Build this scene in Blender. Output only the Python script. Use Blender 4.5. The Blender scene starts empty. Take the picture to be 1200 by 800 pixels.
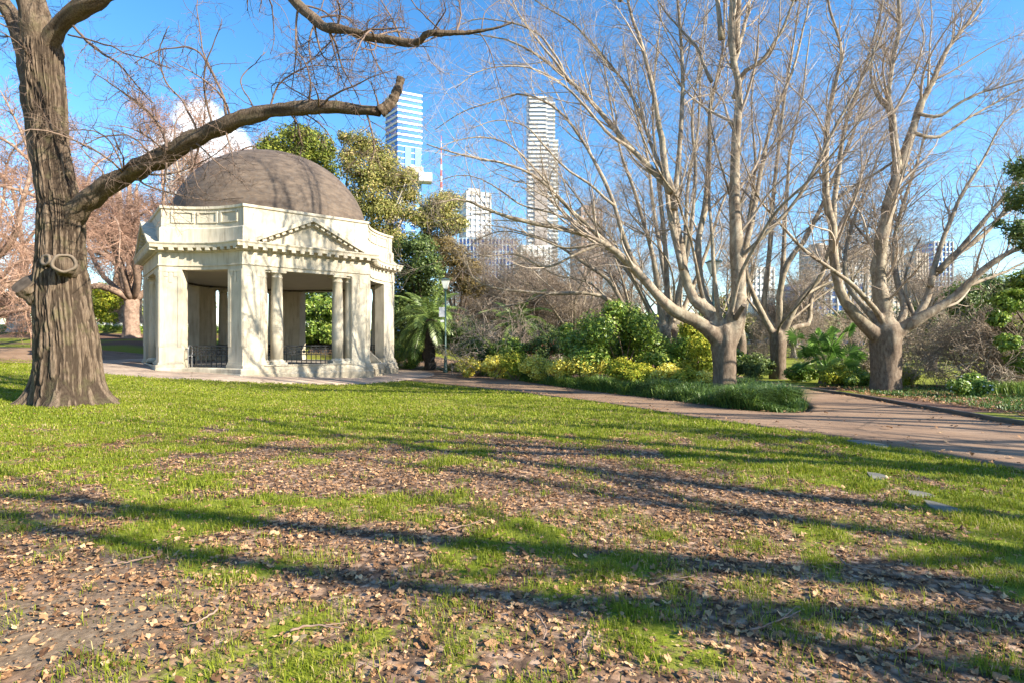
import bpy, math, random
import numpy as np
from mathutils import Vector

# ------------------------------------------------------------------ scene, camera, light
scene = bpy.context.scene
COL = scene.collection
F = 643.0            # focal length in photo pixels (photo is 1200 wide)
EYE = 1.6
HZ = 399.0           # horizon row in the photo
cam_d = bpy.data.cameras.new('camera')
cam = bpy.data.objects.new('camera', cam_d)
COL.objects.link(cam)
cam.location = (0, 0, EYE)
cam.rotation_euler = (math.radians(90), 0, 0)
cam_d.sensor_width = 36.0
cam_d.lens = 36.0 * F / 1200.0
cam_d.clip_start = 0.05
cam_d.clip_end = 6000
scene.camera = cam

SUN_EL = math.radians(28.5)
SUN_H = Vector((0.885, -0.465, 0)).normalized()      # horizontal direction towards the sun
sun_d = bpy.data.lights.new('sun', 'SUN')
sun_d.energy = 5.0
sun_d.angle = math.radians(0.45)
sun_d.color = (1.0, 0.915, 0.76)
sun = bpy.data.objects.new('sun', sun_d)
COL.objects.link(sun)
to_sun = SUN_H * math.cos(SUN_EL) + Vector((0, 0, math.sin(SUN_EL)))
sun.rotation_euler = to_sun.to_track_quat('Z', 'Y').to_euler()

world = bpy.data.worlds.new('World')
scene.world = world
world.use_nodes = True
wn = world.node_tree
wn.nodes.clear()
w_out = wn.nodes.new('ShaderNodeOutputWorld')
w_bg = wn.nodes.new('ShaderNodeBackground')
w_sky = wn.nodes.new('ShaderNodeTexSky')
w_sky.sky_type = 'NISHITA'
w_sky.sun_disc = False
w_sky.sun_elevation = SUN_EL
w_sky.sun_rotation = math.atan2(SUN_H.x, SUN_H.y)
w_sky.altitude = 50
w_sky.air_density = 1.0
w_sky.dust_density = 0.35
w_sky.ozone_density = 2.2
w_bg.inputs['Strength'].default_value = 0.095
w_hs = wn.nodes.new('ShaderNodeHueSaturation')
w_hs.inputs['Hue'].default_value = 0.499
w_hs.inputs['Saturation'].default_value = 1.3
w_hs.inputs['Value'].default_value = 1.16
wn.links.new(w_sky.outputs[0], w_hs.inputs['Color'])
# one small cumulus low in the north-west and a few wisps, laid on the sky by direction
w_tc = wn.nodes.new('ShaderNodeTexCoord')
w_no = wn.nodes.new('ShaderNodeTexNoise')
w_no.inputs['Scale'].default_value = 9.0
w_no.inputs['Detail'].default_value = 9.0
w_no.inputs['Roughness'].default_value = 0.58
wn.links.new(w_tc.outputs['Generated'], w_no.inputs['Vector'])


def w_math(op, a, b=None, clamp=False):
    n = wn.nodes.new('ShaderNodeMath')
    n.operation = op
    n.use_clamp = clamp
    for i, v in enumerate((a, b)):
        if v is None:
            continue
        if hasattr(v, 'links'):
            wn.links.new(v, n.inputs[i])
        else:
            n.inputs[i].default_value = v
    return n.outputs[0]


def cloud_lobe(px, py, rad):
    v = Vector(((px - 600) / F, 1.0, (HZ - py) / F)).normalized()
    d = wn.nodes.new('ShaderNodeVectorMath')
    d.operation = 'DISTANCE'
    wn.links.new(w_tc.outputs['Generated'], d.inputs[0])
    d.inputs[1].default_value = v
    return w_math('SUBTRACT', 1.0, w_math('DIVIDE', d.outputs['Value'], rad))


cl = cloud_lobe(236, 146, 0.058)
for (cx_, cy_, cr_) in ((258, 166, 0.058), (218, 174, 0.055), (280, 180, 0.045), (245, 190, 0.06)):
    cl = w_math('MAXIMUM', cl, cloud_lobe(cx_, cy_, cr_))
cl = w_math('ADD', cl, w_math('MULTIPLY', w_math('SUBTRACT', w_no.outputs[0], 0.5), 1.7))
cl = w_math('MULTIPLY', w_math('SUBTRACT', cl, 0.2), 5.0, True)
w_mix = wn.nodes.new('ShaderNodeMix')
w_mix.data_type = 'RGBA'
wn.links.new(cl, w_mix.inputs['Factor'])
wn.links.new(w_hs.outputs[0], w_mix.inputs['A'])
w_mix.inputs['B'].default_value = (7.0, 7.1, 7.4, 1)
wn.links.new(w_mix.outputs['Result'], w_bg.inputs['Color'])
wn.links.new(w_bg.outputs[0], w_out.inputs[0])

scene.view_settings.view_transform = 'Standard'
scene.view_settings.look = 'None'
scene.view_settings.exposure = 1.55
scene.view_settings.gamma = 1.0
scene.view_settings.use_curve_mapping = False
scene.cycles.max_bounces = 6
scene.cycles.diffuse_bounces = 3
scene.cycles.transparent_max_bounces = 6
scene.cycles.caustics_reflective = False
scene.cycles.caustics_refractive = False

R_ = math.radians
# ------------------------------------------------------------------ noise and terrain
_rs = np.random.RandomState(7)
_LAT = _rs.rand(64, 64, 64).astype(np.float32)


def vnoise(x, y, z=0.0):
    x, y, z = np.broadcast_arrays(np.asarray(x, float), np.asarray(y, float), np.asarray(z, float))
    xi, yi, zi = np.floor(x).astype(int), np.floor(y).astype(int), np.floor(z).astype(int)
    fx, fy, fz = x - xi, y - yi, z - zi
    fx, fy, fz = fx * fx * (3 - 2 * fx), fy * fy * (3 - 2 * fy), fz * fz * (3 - 2 * fz)
    x0, x1, y0, y1, z0, z1 = xi & 63, (xi + 1) & 63, yi & 63, (yi + 1) & 63, zi & 63, (zi + 1) & 63
    L = _LAT
    a = L[x0, y0, z0] * (1 - fx) + L[x1, y0, z0] * fx
    b = L[x0, y1, z0] * (1 - fx) + L[x1, y1, z0] * fx
    c = L[x0, y0, z1] * (1 - fx) + L[x1, y0, z1] * fx
    d = L[x0, y1, z1] * (1 - fx) + L[x1, y1, z1] * fx
    return (a * (1 - fy) + b * fy) * (1 - fz) + (c * (1 - fy) + d * fy) * fz


def fbm(x, y, z=0.0, octs=4):
    s, a, t = 0.0, 1.0, 0.0
    for i in range(octs):
        s = s + a * vnoise(np.asarray(x) * 2 ** i + 17.3 * i, np.asarray(y) * 2 ** i + 5.1 * i, np.asarray(z) * 2 ** i)
        t += a
        a *= 0.5
    return s / t


def sstep(a, b, x):
    t = np.clip((np.asarray(x, float) - a) / (b - a), 0, 1)
    return t * t * (3 - 2 * t)


def H(x, y):
    """height of the ground"""
    x = np.asarray(x, float)
    y = np.asarray(y, float)
    g = np.interp(x, [-40, -20, -16.7, -12.5, -7.65, -3, 3, 8, 14, 30], [0.8, .45, .22, 0.0, -.36, -.42, -.36, -.3, -.25, -.3])
    w = sstep(9, 23, y)
    s = 1 - sstep(-13, 1, x)
    t = np.maximum(y - 29, 0)
    rise = np.minimum(0.085 * t, 2.6 + 0.004 * t)
    rise = rise * sstep(8.5, 16, np.hypot(x + 13.95, y - 32.2))
    return g * w + rise * s


def hit(px, py, h=0.0):
    """ground point seen at a photo pixel"""
    d = 20.0
    for _ in range(60):
        x = (px - 600) / F * d
        z = float(H(x, d)) + h
        nd = (EYE - z) * F / max(py - HZ, 0.5)
        d = d * 0.5 + min(nd, 120) * 0.5
    return ((px - 600) / F * d, d)


def P(px, py, d):
    return np.array([(px - 600) / F * d, d, EYE - (py - HZ) / F * d])


# ------------------------------------------------------------------ mesh building
class MB:
    def __init__(self):
        self.v, self.f, self.t, self.n = [], [], [], 0

    def add(self, V, Fc, tint=None):
        V = np.asarray(V, float).reshape(-1, 3)
        for q in (Fc if isinstance(Fc, list) else [Fc]):
            self.f.append(np.asarray(q, int) + self.n)
        self.v.append(V)
        self.t.append(np.full(len(V), 0.5) if tint is None else np.broadcast_to(np.asarray(tint, float), (len(V),)))
        self.n += len(V)
        return self

    def box(self, c, s, rz=0.0, tilt=None):
        x, y, z = s[0] / 2, s[1] / 2, s[2] / 2
        V = np.array([[-x, -y, -z], [x, -y, -z], [x, y, -z], [-x, y, -z], [-x, -y, z], [x, -y, z], [x, y, z], [-x, y, z]])
        if tilt is not None:
            V = V @ tilt.T
        ca, sa = math.cos(rz), math.sin(rz)
        V = np.stack([V[:, 0] * ca - V[:, 1] * sa, V[:, 0] * sa + V[:, 1] * ca, V[:, 2]], 1) + np.asarray(c, float)
        self.add(V, np.array([[3, 2, 1, 0], [4, 5, 6, 7], [0, 1, 5, 4], [1, 2, 6, 5], [2, 3, 7, 6], [3, 0, 4, 7]]))
        return self

    def prism(self, poly, z0, z1):
        n = len(poly)
        p = np.asarray(poly, float)
        V = np.vstack([np.c_[p, np.full(n, z0)], np.c_[p, np.full(n, z1)]])
        side = np.array([[i, (i + 1) % n, n + (i + 1) % n, n + i] for i in range(n)])
        self.add(V, [side, np.array([list(range(n))[::-1]]), np.array([list(range(n, 2 * n))])])
        return self

    def loft(self, loops, closed_u=True, cap0=False, cap1=False):
        L = np.asarray(loops, float)
        m, n = L.shape[:2]
        i, j = np.meshgrid(np.arange(m - 1), np.arange(n if closed_u else n - 1), indexing='ij')
        j2 = (j + 1) % n
        fs = [np.stack([i * n + j, i * n + j2, (i + 1) * n + j2, (i + 1) * n + j], -1).reshape(-1, 4)]
        if cap0:
            fs.append(np.array([list(range(n))[::-1]]))
        if cap1:
            fs.append(np.array([[(m - 1) * n + k for k in range(n)]]))
        self.add(L.reshape(-1, 3), fs)
        return self

    def lathe(self, prof, K=24, c=(0, 0, 0), cap0=True, cap1=True):
        a = np.arange(K) * 2 * np.pi / K
        loops = [np.stack([c[0] + r * np.cos(a), c[1] + r * np.sin(a), np.full(K, c[2] + z)], 1) for r, z in prof]
        return self.loft(loops, True, cap0, cap1)

    def tubes(self, Pt, R, K=5, tint=None, cap=True):
        Pt, R = np.asarray(Pt, float), np.asarray(R, float)
        N, S = R.shape
        T = np.gradient(Pt, axis=1)
        T /= np.linalg.norm(T, axis=2, keepdims=True) + 1e-9
        mean = Pt[:, -1] - Pt[:, 0]
        ref = np.eye(3)[np.argmin(np.abs(mean), axis=1)]
        A = np.cross(T, ref[:, None, :])
        A /= np.linalg.norm(A, axis=2, keepdims=True) + 1e-9
        B = np.cross(T, A)
        ang = np.arange(K) * 2 * np.pi / K
        V = (Pt[:, :, None, :] + R[:, :, None, None] * (np.cos(ang)[None, None, :, None] * A[:, :, None, :] + np.sin(ang)[None, None, :, None] * B[:, :, None, :]))
        base = (np.arange(N) * S * K)[:, None, None]
        s, k = np.meshgrid(np.arange(S - 1), np.arange(K), indexing='ij')
        k2 = (k + 1) % K
        q = np.stack([s * K + k, s * K + k2, (s + 1) * K + k2, (s + 1) * K + k], -1).reshape(1, -1, 4)
        fs = [(q + base).reshape(-1, 4)]
        if cap:
            fs.append(((S - 1) * K + np.arange(K))[None, :] + base[:, :, 0])
            fs.append(np.arange(K)[::-1][None, :] + base[:, :, 0])
        tt = None if tint is None else np.repeat(np.asarray(tint, float), S * K)
        self.add(V.reshape(-1, 3), fs, tt)
        return self

    def build(self, name, mat, parent=None, smooth=False, world=False):
        V = np.concatenate(self.v)
        me = bpy.data.meshes.new(name)
        me.vertices.add(len(V))
        me.vertices.foreach_set('co', V.astype(np.float32).ravel())
        loops = np.concatenate([q.ravel() for q in self.f])
        tot = np.concatenate([np.full(len(q), q.shape[1]) for q in self.f])
        start = np.concatenate([[0], np.cumsum(tot)[:-1]])
        me.loops.add(len(loops))
        me.loops.foreach_set('vertex_index', loops.astype(np.int32))
        me.polygons.add(len(tot))
        me.polygons.foreach_set('loop_start', start.astype(np.int32))
        me.polygons.foreach_set('loop_total', tot.astype(np.int32))
        me.polygons.foreach_set('use_smooth', np.full(len(tot), smooth))
        t = np.concatenate(self.t)
        at = me.attributes.new('tint', 'FLOAT', 'POINT')
        at.data.foreach_set('value', t.astype(np.float32))
        me.update(calc_edges=True)
        if mat is not None:
            me.materials.append(mat)
        o = bpy.data.objects.new(name, me)
        COL.objects.link(o)
        if parent is not None:
            o.parent = parent
            if world:                    # vertices were given in world space
                me.transform(parent_matrix(parent).inverted())
        return o


def parent_matrix(o):
    from mathutils import Matrix, Euler
    m = Matrix.Translation(o.location) @ Euler(o.rotation_euler).to_matrix().to_4x4()
    return parent_matrix(o.parent) @ m if o.parent else m


def thing(name, label, cat, loc=(0, 0, 0), rz=0.0, group=None):
    o = bpy.data.objects.new(name, None)
    o.empty_display_size = 0.3
    COL.objects.link(o)
    o.location = loc
    o.rotation_euler = (0, 0, rz)
    return tag(o, label, cat, group)


def tag(o, label, cat=None, group=None, kind=None):
    o['label'] = label
    if cat:
        o['category'] = cat
    if group:
        o['group'] = group
    if kind:
        o['kind'] = kind
    return o


def dup(root, loc, rz, label, group=None):
    r = root.copy()
    COL.objects.link(r)
    r.location = loc
    r.rotation_euler = (0, 0, rz)
    r['label'] = label
    if group:
        r['group'] = group
    for ch in list(root.children):
        c = ch.copy()
        COL.objects.link(c)
        c.parent = r
        for g in list(ch.children):
            e = g.copy()
            COL.objects.link(e)
            e.parent = c
    return r


# ------------------------------------------------------------------ materials
class NT:
    def __init__(self, name):
        self.m = bpy.data.materials.new(name)
        self.m.use_nodes = True
        self.t = self.m.node_tree
        self.t.nodes.clear()
        self.out = self.t.nodes.new('ShaderNodeOutputMaterial')
        self.tc = self.t.nodes.new('ShaderNodeTexCoord')

    def link(self, a, b):
        self.t.links.new(a, b)

    def set(self, sock, v):
        if hasattr(v, 'links'):
            self.link(v, sock)
        elif isinstance(v, (tuple, list)) and len(v) == 3 and sock.type == 'RGBA':
            sock.default_value = (*v, 1)
        else:
            sock.default_value = v

    def coord(self, scale=(1, 1, 1), kind='Object'):
        n = self.t.nodes.new('ShaderNodeMapping')
        n.inputs['Scale'].default_value = scale
        self.link(self.tc.outputs[kind], n.inputs['Vector'])
        return n.outputs[0]

    def noise(self, scale, detail=5, rough=0.55, vec=None, dist=0.0):
        n = self.t.nodes.new('ShaderNodeTexNoise')
        n.inputs['Scale'].default_value = scale
        n.inputs['Detail'].default_value = detail
        n.inputs['Roughness'].default_value = rough
        n.inputs['Distortion'].default_value = dist
        self.link(vec if vec is not None else self.tc.outputs['Object'], n.inputs['Vector'])
        return n.outputs[0]

    def voronoi(self, scale, vec=None, feature='F1', out='Distance', rnd=1.0):
        n = self.t.nodes.new('ShaderNodeTexVoronoi')
        n.feature = feature
        n.inputs['Scale'].default_value = scale
        n.inputs['Randomness'].default_value = rnd
        self.link(vec if vec is not None else self.tc.outputs['Object'], n.inputs['Vector'])
        return n.outputs[out]

    def ramp(self, fac, stops, interp='LINEAR'):
        n = self.t.nodes.new('ShaderNodeValToRGB')
        n.color_ramp.interpolation = interp
        e = n.color_ramp.elements
        while len(e) < len(stops):
            e.new(0.5)
        for el, (p, c) in zip(e, stops):
            el.position = p
            el.color = (*c, 1) if isinstance(c, (tuple, list)) else (c, c, c, 1)
        self.set(n.inputs[0], fac)
        return n.outputs[0]

    def mix(self, fac, a, b, mode='MIX'):
        n = self.t.nodes.new('ShaderNodeMix')
        n.data_type = 'RGBA'
        n.blend_type = mode
        self.set(n.inputs['Factor'], fac)
        self.set(n.inputs['A'], a)
        self.set(n.inputs['B'], b)
        return n.outputs['Result']

    def math(self, op, a, b=0.0, clamp=False):
        n = self.t.nodes.new('ShaderNodeMath')
        n.operation = op
        n.use_clamp = clamp
        self.set(n.inputs[0], a)
        self.set(n.inputs[1], b)
        return n.outputs[0]

    def attr(self, name='tint', out='Fac'):
        n = self.t.nodes.new('ShaderNodeAttribute')
        n.attribute_name = name
        return n.outputs[out]

    def bump(self, h, strength=0.5, dist=0.02):
        n = self.t.nodes.new('ShaderNodeBump')
        n.inputs['Strength'].default_value = strength
        n.inputs['Distance'].default_value = dist
        self.link(h, n.inputs['Height'])
        return n.outputs[0]

    def bsdf(self, col, rough=0.8, metal=0.0, normal=None, spec=None, trans=0.0, tcol=None):
        n = self.t.nodes.new('ShaderNodeBsdfPrincipled')
        self.set(n.inputs['Base Color'], col)
        self.set(n.inputs['Roughness'], rough)
        n.inputs['Metallic'].default_value = metal
        if spec is not None:
            n.inputs['Specular IOR Level'].default_value = spec
        if normal is not None:
            self.link(normal, n.inputs['Normal'])
        s = n.outputs[0]
        if trans > 0:
            tr = self.t.nodes.new('ShaderNodeBsdfTranslucent')
            self.set(tr.inputs['Color'], tcol if tcol is not None else col)
            mx = self.t.nodes.new('ShaderNodeMixShader')
            mx.inputs[0].default_value = trans
            self.link(s, mx.inputs[1])
            self.link(tr.outputs[0], mx.inputs[2])
            s = mx.outputs[0]
        self.link(s, self.out.inputs['Surface'])
        return self.m


def leaf_mat(name, stops, trans=0.3, rough=0.5, spec=0.35):
    n = NT(name)
    c = n.ramp(n.attr(), stops)
    return n.bsdf(c, rough, spec=spec, trans=trans)


def plain(name, col, rough=0.6, metal=0.0, var=0.12, scale=3.0, spec=None):
    n = NT(name)
    k = n.noise(scale, 5)
    c = n.mix(n.ramp(k, [(0.3, 0), (0.7, 1)]), tuple(v * (1 - var) for v in col), tuple(min(1, v * (1 + var)) for v in col))
    return n.bsdf(c, rough, metal, spec=spec)


def make_bark_elm():
    n = NT('elm_bark')
    c1 = n.noise(1.0, 8, 0.65, n.coord((30, 30, 4.0)))
    c2 = n.noise(3.0, 6, 0.6)
    furrow = n.attr()
    col = n.ramp(c1, [(0.28, (.042, .029, .02)), (0.45, (.105, .075, .053)), (0.62, (.168, .126, .09)), (0.8, (.24, .185, .137))])
    col = n.mix(n.ramp(furrow, [(0.15, 0.75), (0.55, 0.0)]), col, (.02, .014, .010))
    moss = n.ramp(c2, [(0.52, 0), (0.72, 0.5)])
    col = n.mix(moss, col, (.11, .105, .05))
    return n.bsdf(col, 0.92, normal=n.bump(c1, 0.9, 0.03), spec=0.1)


def make_bark_plane():
    n = NT('plane_bark')
    k1 = n.noise(1.0, 7, 0.68, n.coord((4.5, 4.5, 2.2)), 0.8)
    k2 = n.noise(11.0, 6, 0.65, None, 0.5)
    k3 = n.noise(38.0, 4, 0.6)
    v = n.voronoi(7.0, n.coord((1.0, 1.0, 0.6)), 'F1', 'Color')
    col = n.ramp(k1, [(0.34, (.135, .10, .072)), (0.46, (.27, .215, .162)), (0.57, (.39, .33, .25)), (0.72, (.50, .435, .34))])
    col = n.mix(n.ramp(v, [(0.55, 0), (0.85, 0.3)]), col, (.33, .28, .205))
    col = n.mix(n.ramp(k2, [(0.5, 0), (0.66, 0.5)]), col, (.15, .115, .083))
    col = n.mix(n.ramp(n.noise(1.1, 4), [(0.5, 0), (0.72, 0.5)]), col, (.17, .165, .10))
    col = n.mix(n.ramp(k3, [(0.35, 0.25), (0.6, 0)]), col, (.11, .082, .06))
    sep = n.t.nodes.new('ShaderNodeSeparateXYZ')
    n.link(n.tc.outputs['Object'], sep.inputs[0])
    butt = n.noise(1.0, 7, 0.7, n.coord((14, 14, 5)))
    bcol = n.ramp(butt, [(0.3, (.06, .042, .031)), (0.5, (.135, .098, .072)), (0.66, (.21, .16, .12)), (0.8, (.30, .245, .19))])
    hz = n.math('ADD', sep.outputs[2], n.math('MULTIPLY', n.math('SUBTRACT', k1, 0.5), 2.4))
    col = n.mix(n.ramp(n.math('MULTIPLY', hz, 0.2), [(0.34, 0.92), (0.62, 0.0)]), col, bcol)
    h = n.math('ADD', k2, n.math('MULTIPLY', k3, 0.5))
    return n.bsdf(col, 0.88, normal=n.bump(h, 0.7, 0.02), spec=0.12)


def make_twig(name, a, b):
    n = NT(name)
    col = n.mix(n.ramp(n.attr(), [(0, 0), (1, 1)]), a, b)
    return n.bsdf(col, 0.85, spec=0.1)


def make_stone():
    n = NT('cream_render')
    k = n.noise(0.9, 7, 0.62)
    st = n.noise(1.0, 6, 0.6, n.coord((5, 5, 0.7)))
    col = n.ramp(k, [(0.3, (.42, .37, .285)), (0.55, (.51, .458, .36)), (0.75, (.55, .50, .40))])
    col = n.mix(n.ramp(st, [(0.48, 0), (0.72, 0.6)]), col, (.22, .18, .13))
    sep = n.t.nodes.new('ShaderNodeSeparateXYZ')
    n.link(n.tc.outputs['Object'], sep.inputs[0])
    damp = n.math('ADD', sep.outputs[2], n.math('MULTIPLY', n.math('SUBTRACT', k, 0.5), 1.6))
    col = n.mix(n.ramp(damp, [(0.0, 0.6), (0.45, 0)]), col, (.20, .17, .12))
    fine = n.noise(60, 3)
    return n.bsdf(col, 0.85, normal=n.bump(fine, 0.12, 0.01), spec=0.2)


def make_dome():
    n = NT('weathered_dome')
    k = n.noise(1.0, 7, 0.65, n.coord((1.6, 1.6, 5)))
    k2 = n.noise(7, 6, 0.6)
    w = n.t.nodes.new('ShaderNodeTexWave')
    w.bands_direction = 'Z'
    w.inputs['Scale'].default_value = 1.5
    w.inputs['Distortion'].default_value = 0.6
    w.inputs['Detail'].default_value = 2
    n.link(n.tc.outputs['Object'], w.inputs['Vector'])
    col = n.ramp(k, [(0.3, (.058, .042, .032)), (0.5, (.108, .079, .058)), (0.7, (.165, .123, .09))])
    col = n.mix(n.ramp(k2, [(0.5, 0), (0.7, 0.5)]), col, (.12, .105, .095))
    col = n.mix(n.ramp(w.outputs[0], [(0.0, 0.35), (0.14, 0)]), col, (.08, .065, .055))
    return n.bsdf(col, 0.75, normal=n.bump(k2, 0.3, 0.02), spec=0.25)


def make_ground():
    n = NT('lawn_soil')
    g = n.attr('grass')
    d = n.attr('dirt')
    v = n.voronoi(16.0, None, 'F1', 'Color')
    vd = n.voronoi(16.0)
    f1 = n.noise(30, 6, 0.65)
    f2 = n.noise(4.0, 6, 0.6)
    litter = n.ramp(v, [(0.1, (.10, .06, .04)), (0.4, (.21, .13, .085)), (0.62, (.32, .205, .135)), (0.85, (.43, .29, .20))])
    litter = n.mix(n.ramp(vd, [(0.35, 0), (0.75, 0.75)]), litter, (.055, .038, .028))
    soil = n.ramp(f1, [(0.3, (.115, .08, .052)), (0.55, (.20, .145, .097)), (0.75, (.29, .215, .148))])
    turf = n.ramp(f1, [(0.3, (.085, .105, .010)), (0.5, (.17, .20, .018)), (0.68, (.25, .25, .04)), (0.85, (.31, .25, .10))])
    turf = n.mix(n.ramp(f2, [(0.45, 0), (0.7, 0.55)]), turf, (.175, .155, .06))
    col = n.mix(n.ramp(d, [(0.35, 0), (0.65, 1)]), litter, soil)
    gm = n.math('ADD', g, n.math('MULTIPLY', n.math('SUBTRACT', f1, 0.5), 0.9))
    col = n.mix(n.ramp(gm, [(0.38, 0), (0.6, 1)]), col, turf)
    mu = n.attr('mulch')
    mcol = n.ramp(f1, [(0.3, (.07, .042, .03)), (0.6, (.17, .10, .072)), (0.8, (.25, .16, .115))])
    col = n.mix(mu, col, mcol)
    h = n.math('ADD', n.math('MULTIPLY', vd, -0.6), f1)
    return n.bsdf(col, 0.95, normal=n.bump(h, 0.45, 0.02), spec=0.1)


def make_path(name, a, b, c):
    n = NT(name)
    k = n.noise(0.7, 6, 0.6)
    f = n.noise(110, 3, 0.7)
    k3 = n.noise(1.0, 5, 0.6, n.coord((0.5, 3.0, 1)))
    k4 = n.noise(5.0, 6, 0.7)
    crack = n.voronoi(0.35, n.coord((1, 1, 1)), 'DISTANCE_TO_EDGE')
    col = n.ramp(k, [(0.3, a), (0.55, b), (0.75, c)])
    col = n.mix(n.ramp(f, [(0.35, 0.5), (0.6, 0)]), col, tuple(v * 0.45 for v in a))
    col = n.mix(n.ramp(k3, [(0.5, 0), (0.72, 0.5)]), col, tuple(v * 0.62 for v in a))
    col = n.mix(n.ramp(k4, [(0.56, 0), (0.72, 0.5)]), col, tuple(v * 0.6 for v in a))
    wob = n.math('ADD', crack, n.math('MULTIPLY', n.math('SUBTRACT', k4, 0.5), 0.12))
    col = n.mix(n.ramp(wob, [(0.0, 0.55), (0.012, 0)]), col, (.05, .038, .03))
    return n.bsdf(col, 0.92, normal=n.bump(f, 0.4, 0.01), spec=0.12)


M = {}
M['elm'] = make_bark_elm()
M['plane'] = make_bark_plane()
M['twig_plane'] = make_twig('plane_twigs', (.15, .105, .09), (.46, .38, .30))
M['twig_elm'] = make_twig('elm_twigs', (.10, .07, .055), (.22, .155, .12))
M['twig_red'] = make_twig('russet_twigs', (.20, .112, .08), (.43, .275, .20))
M['twig_grey'] = make_twig('grey_twigs', (.21, .16, .12), (.46, .375, .295))
M['bark_brown'] = plain('brown_bark', (.24, .165, .125), 0.9, var=0.4, scale=5, spec=0.1)
M['bark_pink'] = plain('pinkish_bark', (.36, .25, .19), 0.9, var=0.35, scale=4, spec=0.1)
M['bark_grey'] = plain('grey_bark', (.33, .29, .24), 0.9, var=0.35, scale=5, spec=0.1)
M['bark_dark'] = plain('dark_bark', (.075, .058, .045), 0.9, var=0.4, scale=6, spec=0.1)
M['stone'] = make_stone()
M['dome'] = make_dome()
M['ceiling'] = plain('painted_ceiling', (.45, .40, .32), 0.9, var=0.06, scale=1.5)
M['floor'] = plain('worn_concrete', (.36, .31, .26), 0.9, var=0.2, scale=1.2)
M['ground'] = make_ground()
M['path'] = make_path('brown_asphalt', (.235, .15, .098), (.31, .205, .135), (.37, .26, .18))
M['apron'] = make_path('tan_concrete', (.38, .28, .21), (.45, .345, .265), (.50, .40, .315))
M['kerb'] = plain('dark_kerb', (.10, .078, .058), 0.9, var=0.3, scale=3)
M['slate'] = plain('pale_slate', (.19, .18, .15), 0.95, var=0.25, scale=6, spec=.05)
M['iron'] = plain('black_iron', (.025, .024, .024), 0.5, var=0.2, scale=8)
M['steel'] = plain('grey_handrail', (.28, .28, .29), 0.4, 0.6, var=0.1)
M['wood'] = plain('dark_bench_slats', (.06, .042, .032), 0.65, var=0.3, scale=6)
M['lamp_green'] = plain('green_post_paint', (.035, .085, .075), 0.45, var=0.15, scale=6)
M['lamp_white'] = plain('lantern_glass', (.66, .70, .66), 0.4, var=0.05)
M['box_grey'] = plain('grey_box_paint', (.52, .54, .56), 0.5, var=0.06)
M['cut'] = plain('pale_cut_wood', (.46, .36, .25), 0.9, var=0.3, scale=9)
M['callus'] = plain('callus_bark', (.13, .10, .073), 0.9, var=0.25, scale=6)
M['hollow'] = plain('rotten_heartwood', (.13, .075, .04), 0.95, var=0.4, scale=14)
M['limewash'] = plain('pale_trunk_bark', (.40, .39, .35), 0.9, var=0.2, scale=4)

M['fallen'] = leaf_mat('fallen_leaf', [(0, (0.095, 0.047, 0.024)), (0.3, (0.220, 0.116, 0.056)), (0.6, (0.378, 0.211, 0.106)), (0.85, (0.502, 0.300, 0.152)), (1.0, (0.586, 0.388, 0.212))], 0.12, 0.7, 0.2)
M['grass'] = leaf_mat('grass_blade', [(0, (0.083, 0.113, 0.009)), (0.45, (0.189, 0.243, 0.014)), (0.75, (0.285, 0.310, 0.028)), (0.92, (0.368, 0.333, 0.066)), (1.0, (0.460, 0.360, 0.187))], 0.4, 0.55, 0.25)
M['border'] = leaf_mat('border_strap_leaf', [(0, (0.049, 0.092, 0.022)), (0.5, (0.107, 0.186, 0.037)), (1.0, (0.255, 0.338, 0.061))], 0.25, 0.45, 0.4)
M['bush'] = leaf_mat('glossy_bush_leaf', [(0, (0.068, 0.126, 0.021)), (0.5, (0.170, 0.274, 0.038)), (0.85, (0.342, 0.440, 0.070)), (1.0, (0.546, 0.568, 0.123))], 0.25, 0.4, 0.5)
M['darkleaf'] = leaf_mat('dark_leaf', [(0, (0.043, 0.072, 0.019)), (0.6, (0.106, 0.163, 0.038)), (1.0, (0.237, 0.284, 0.067))], 0.25, 0.45, 0.4)
M['yellowleaf'] = leaf_mat('variegated_leaf', [(0, (0.259, 0.276, 0.030)), (0.35, (0.667, 0.526, 0.070)), (0.7, (0.818, 0.751, 0.140)), (1.0, (0.818, 0.818, 0.300))], 0.25, 0.5, 0.3)
M['limeleaf'] = leaf_mat('lime_leaf', [(0, (0.127, 0.184, 0.017)), (0.5, (0.318, 0.368, 0.034)), (1.0, (0.666, 0.567, 0.069))], 0.3, 0.5, 0.3)
M['coniferleaf'] = leaf_mat('bright_evergreen_leaf', [(0, (0.055, 0.084, 0.012)), (0.5, (0.147, 0.185, 0.025)), (1.0, (0.306, 0.303, 0.051))], 0.2, 0.55, 0.25)
M['gumleaf'] = leaf_mat('olive_gum_leaf', [(0, (0.086, 0.102, 0.024)), (0.5, (0.234, 0.234, 0.054)), (0.85, (0.394, 0.336, 0.102)), (1.0, (0.541, 0.396, 0.192))], 0.2, 0.5, 0.3)
M['autumn'] = leaf_mat('tan_dry_leaf', [(0, (0.098, 0.075, 0.026)), (0.5, (0.245, 0.178, 0.065)), (1.0, (0.375, 0.284, 0.121))], 0.3, 0.6, 0.2)
M['palm'] = leaf_mat('palm_leaflet', [(0, (0.051, 0.093, 0.024)), (0.5, (0.145, 0.230, 0.051)), (1.0, (0.340, 0.425, 0.119))], 0.25, 0.4, 0.5)
M['fanpalm'] = leaf_mat('fan_palm_leaf', [(0, (0.054, 0.129, 0.027)), (0.6, (0.162, 0.310, 0.053)), (1.0, (0.432, 0.569, 0.150))], 0.3, 0.38, 0.5)
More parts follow.
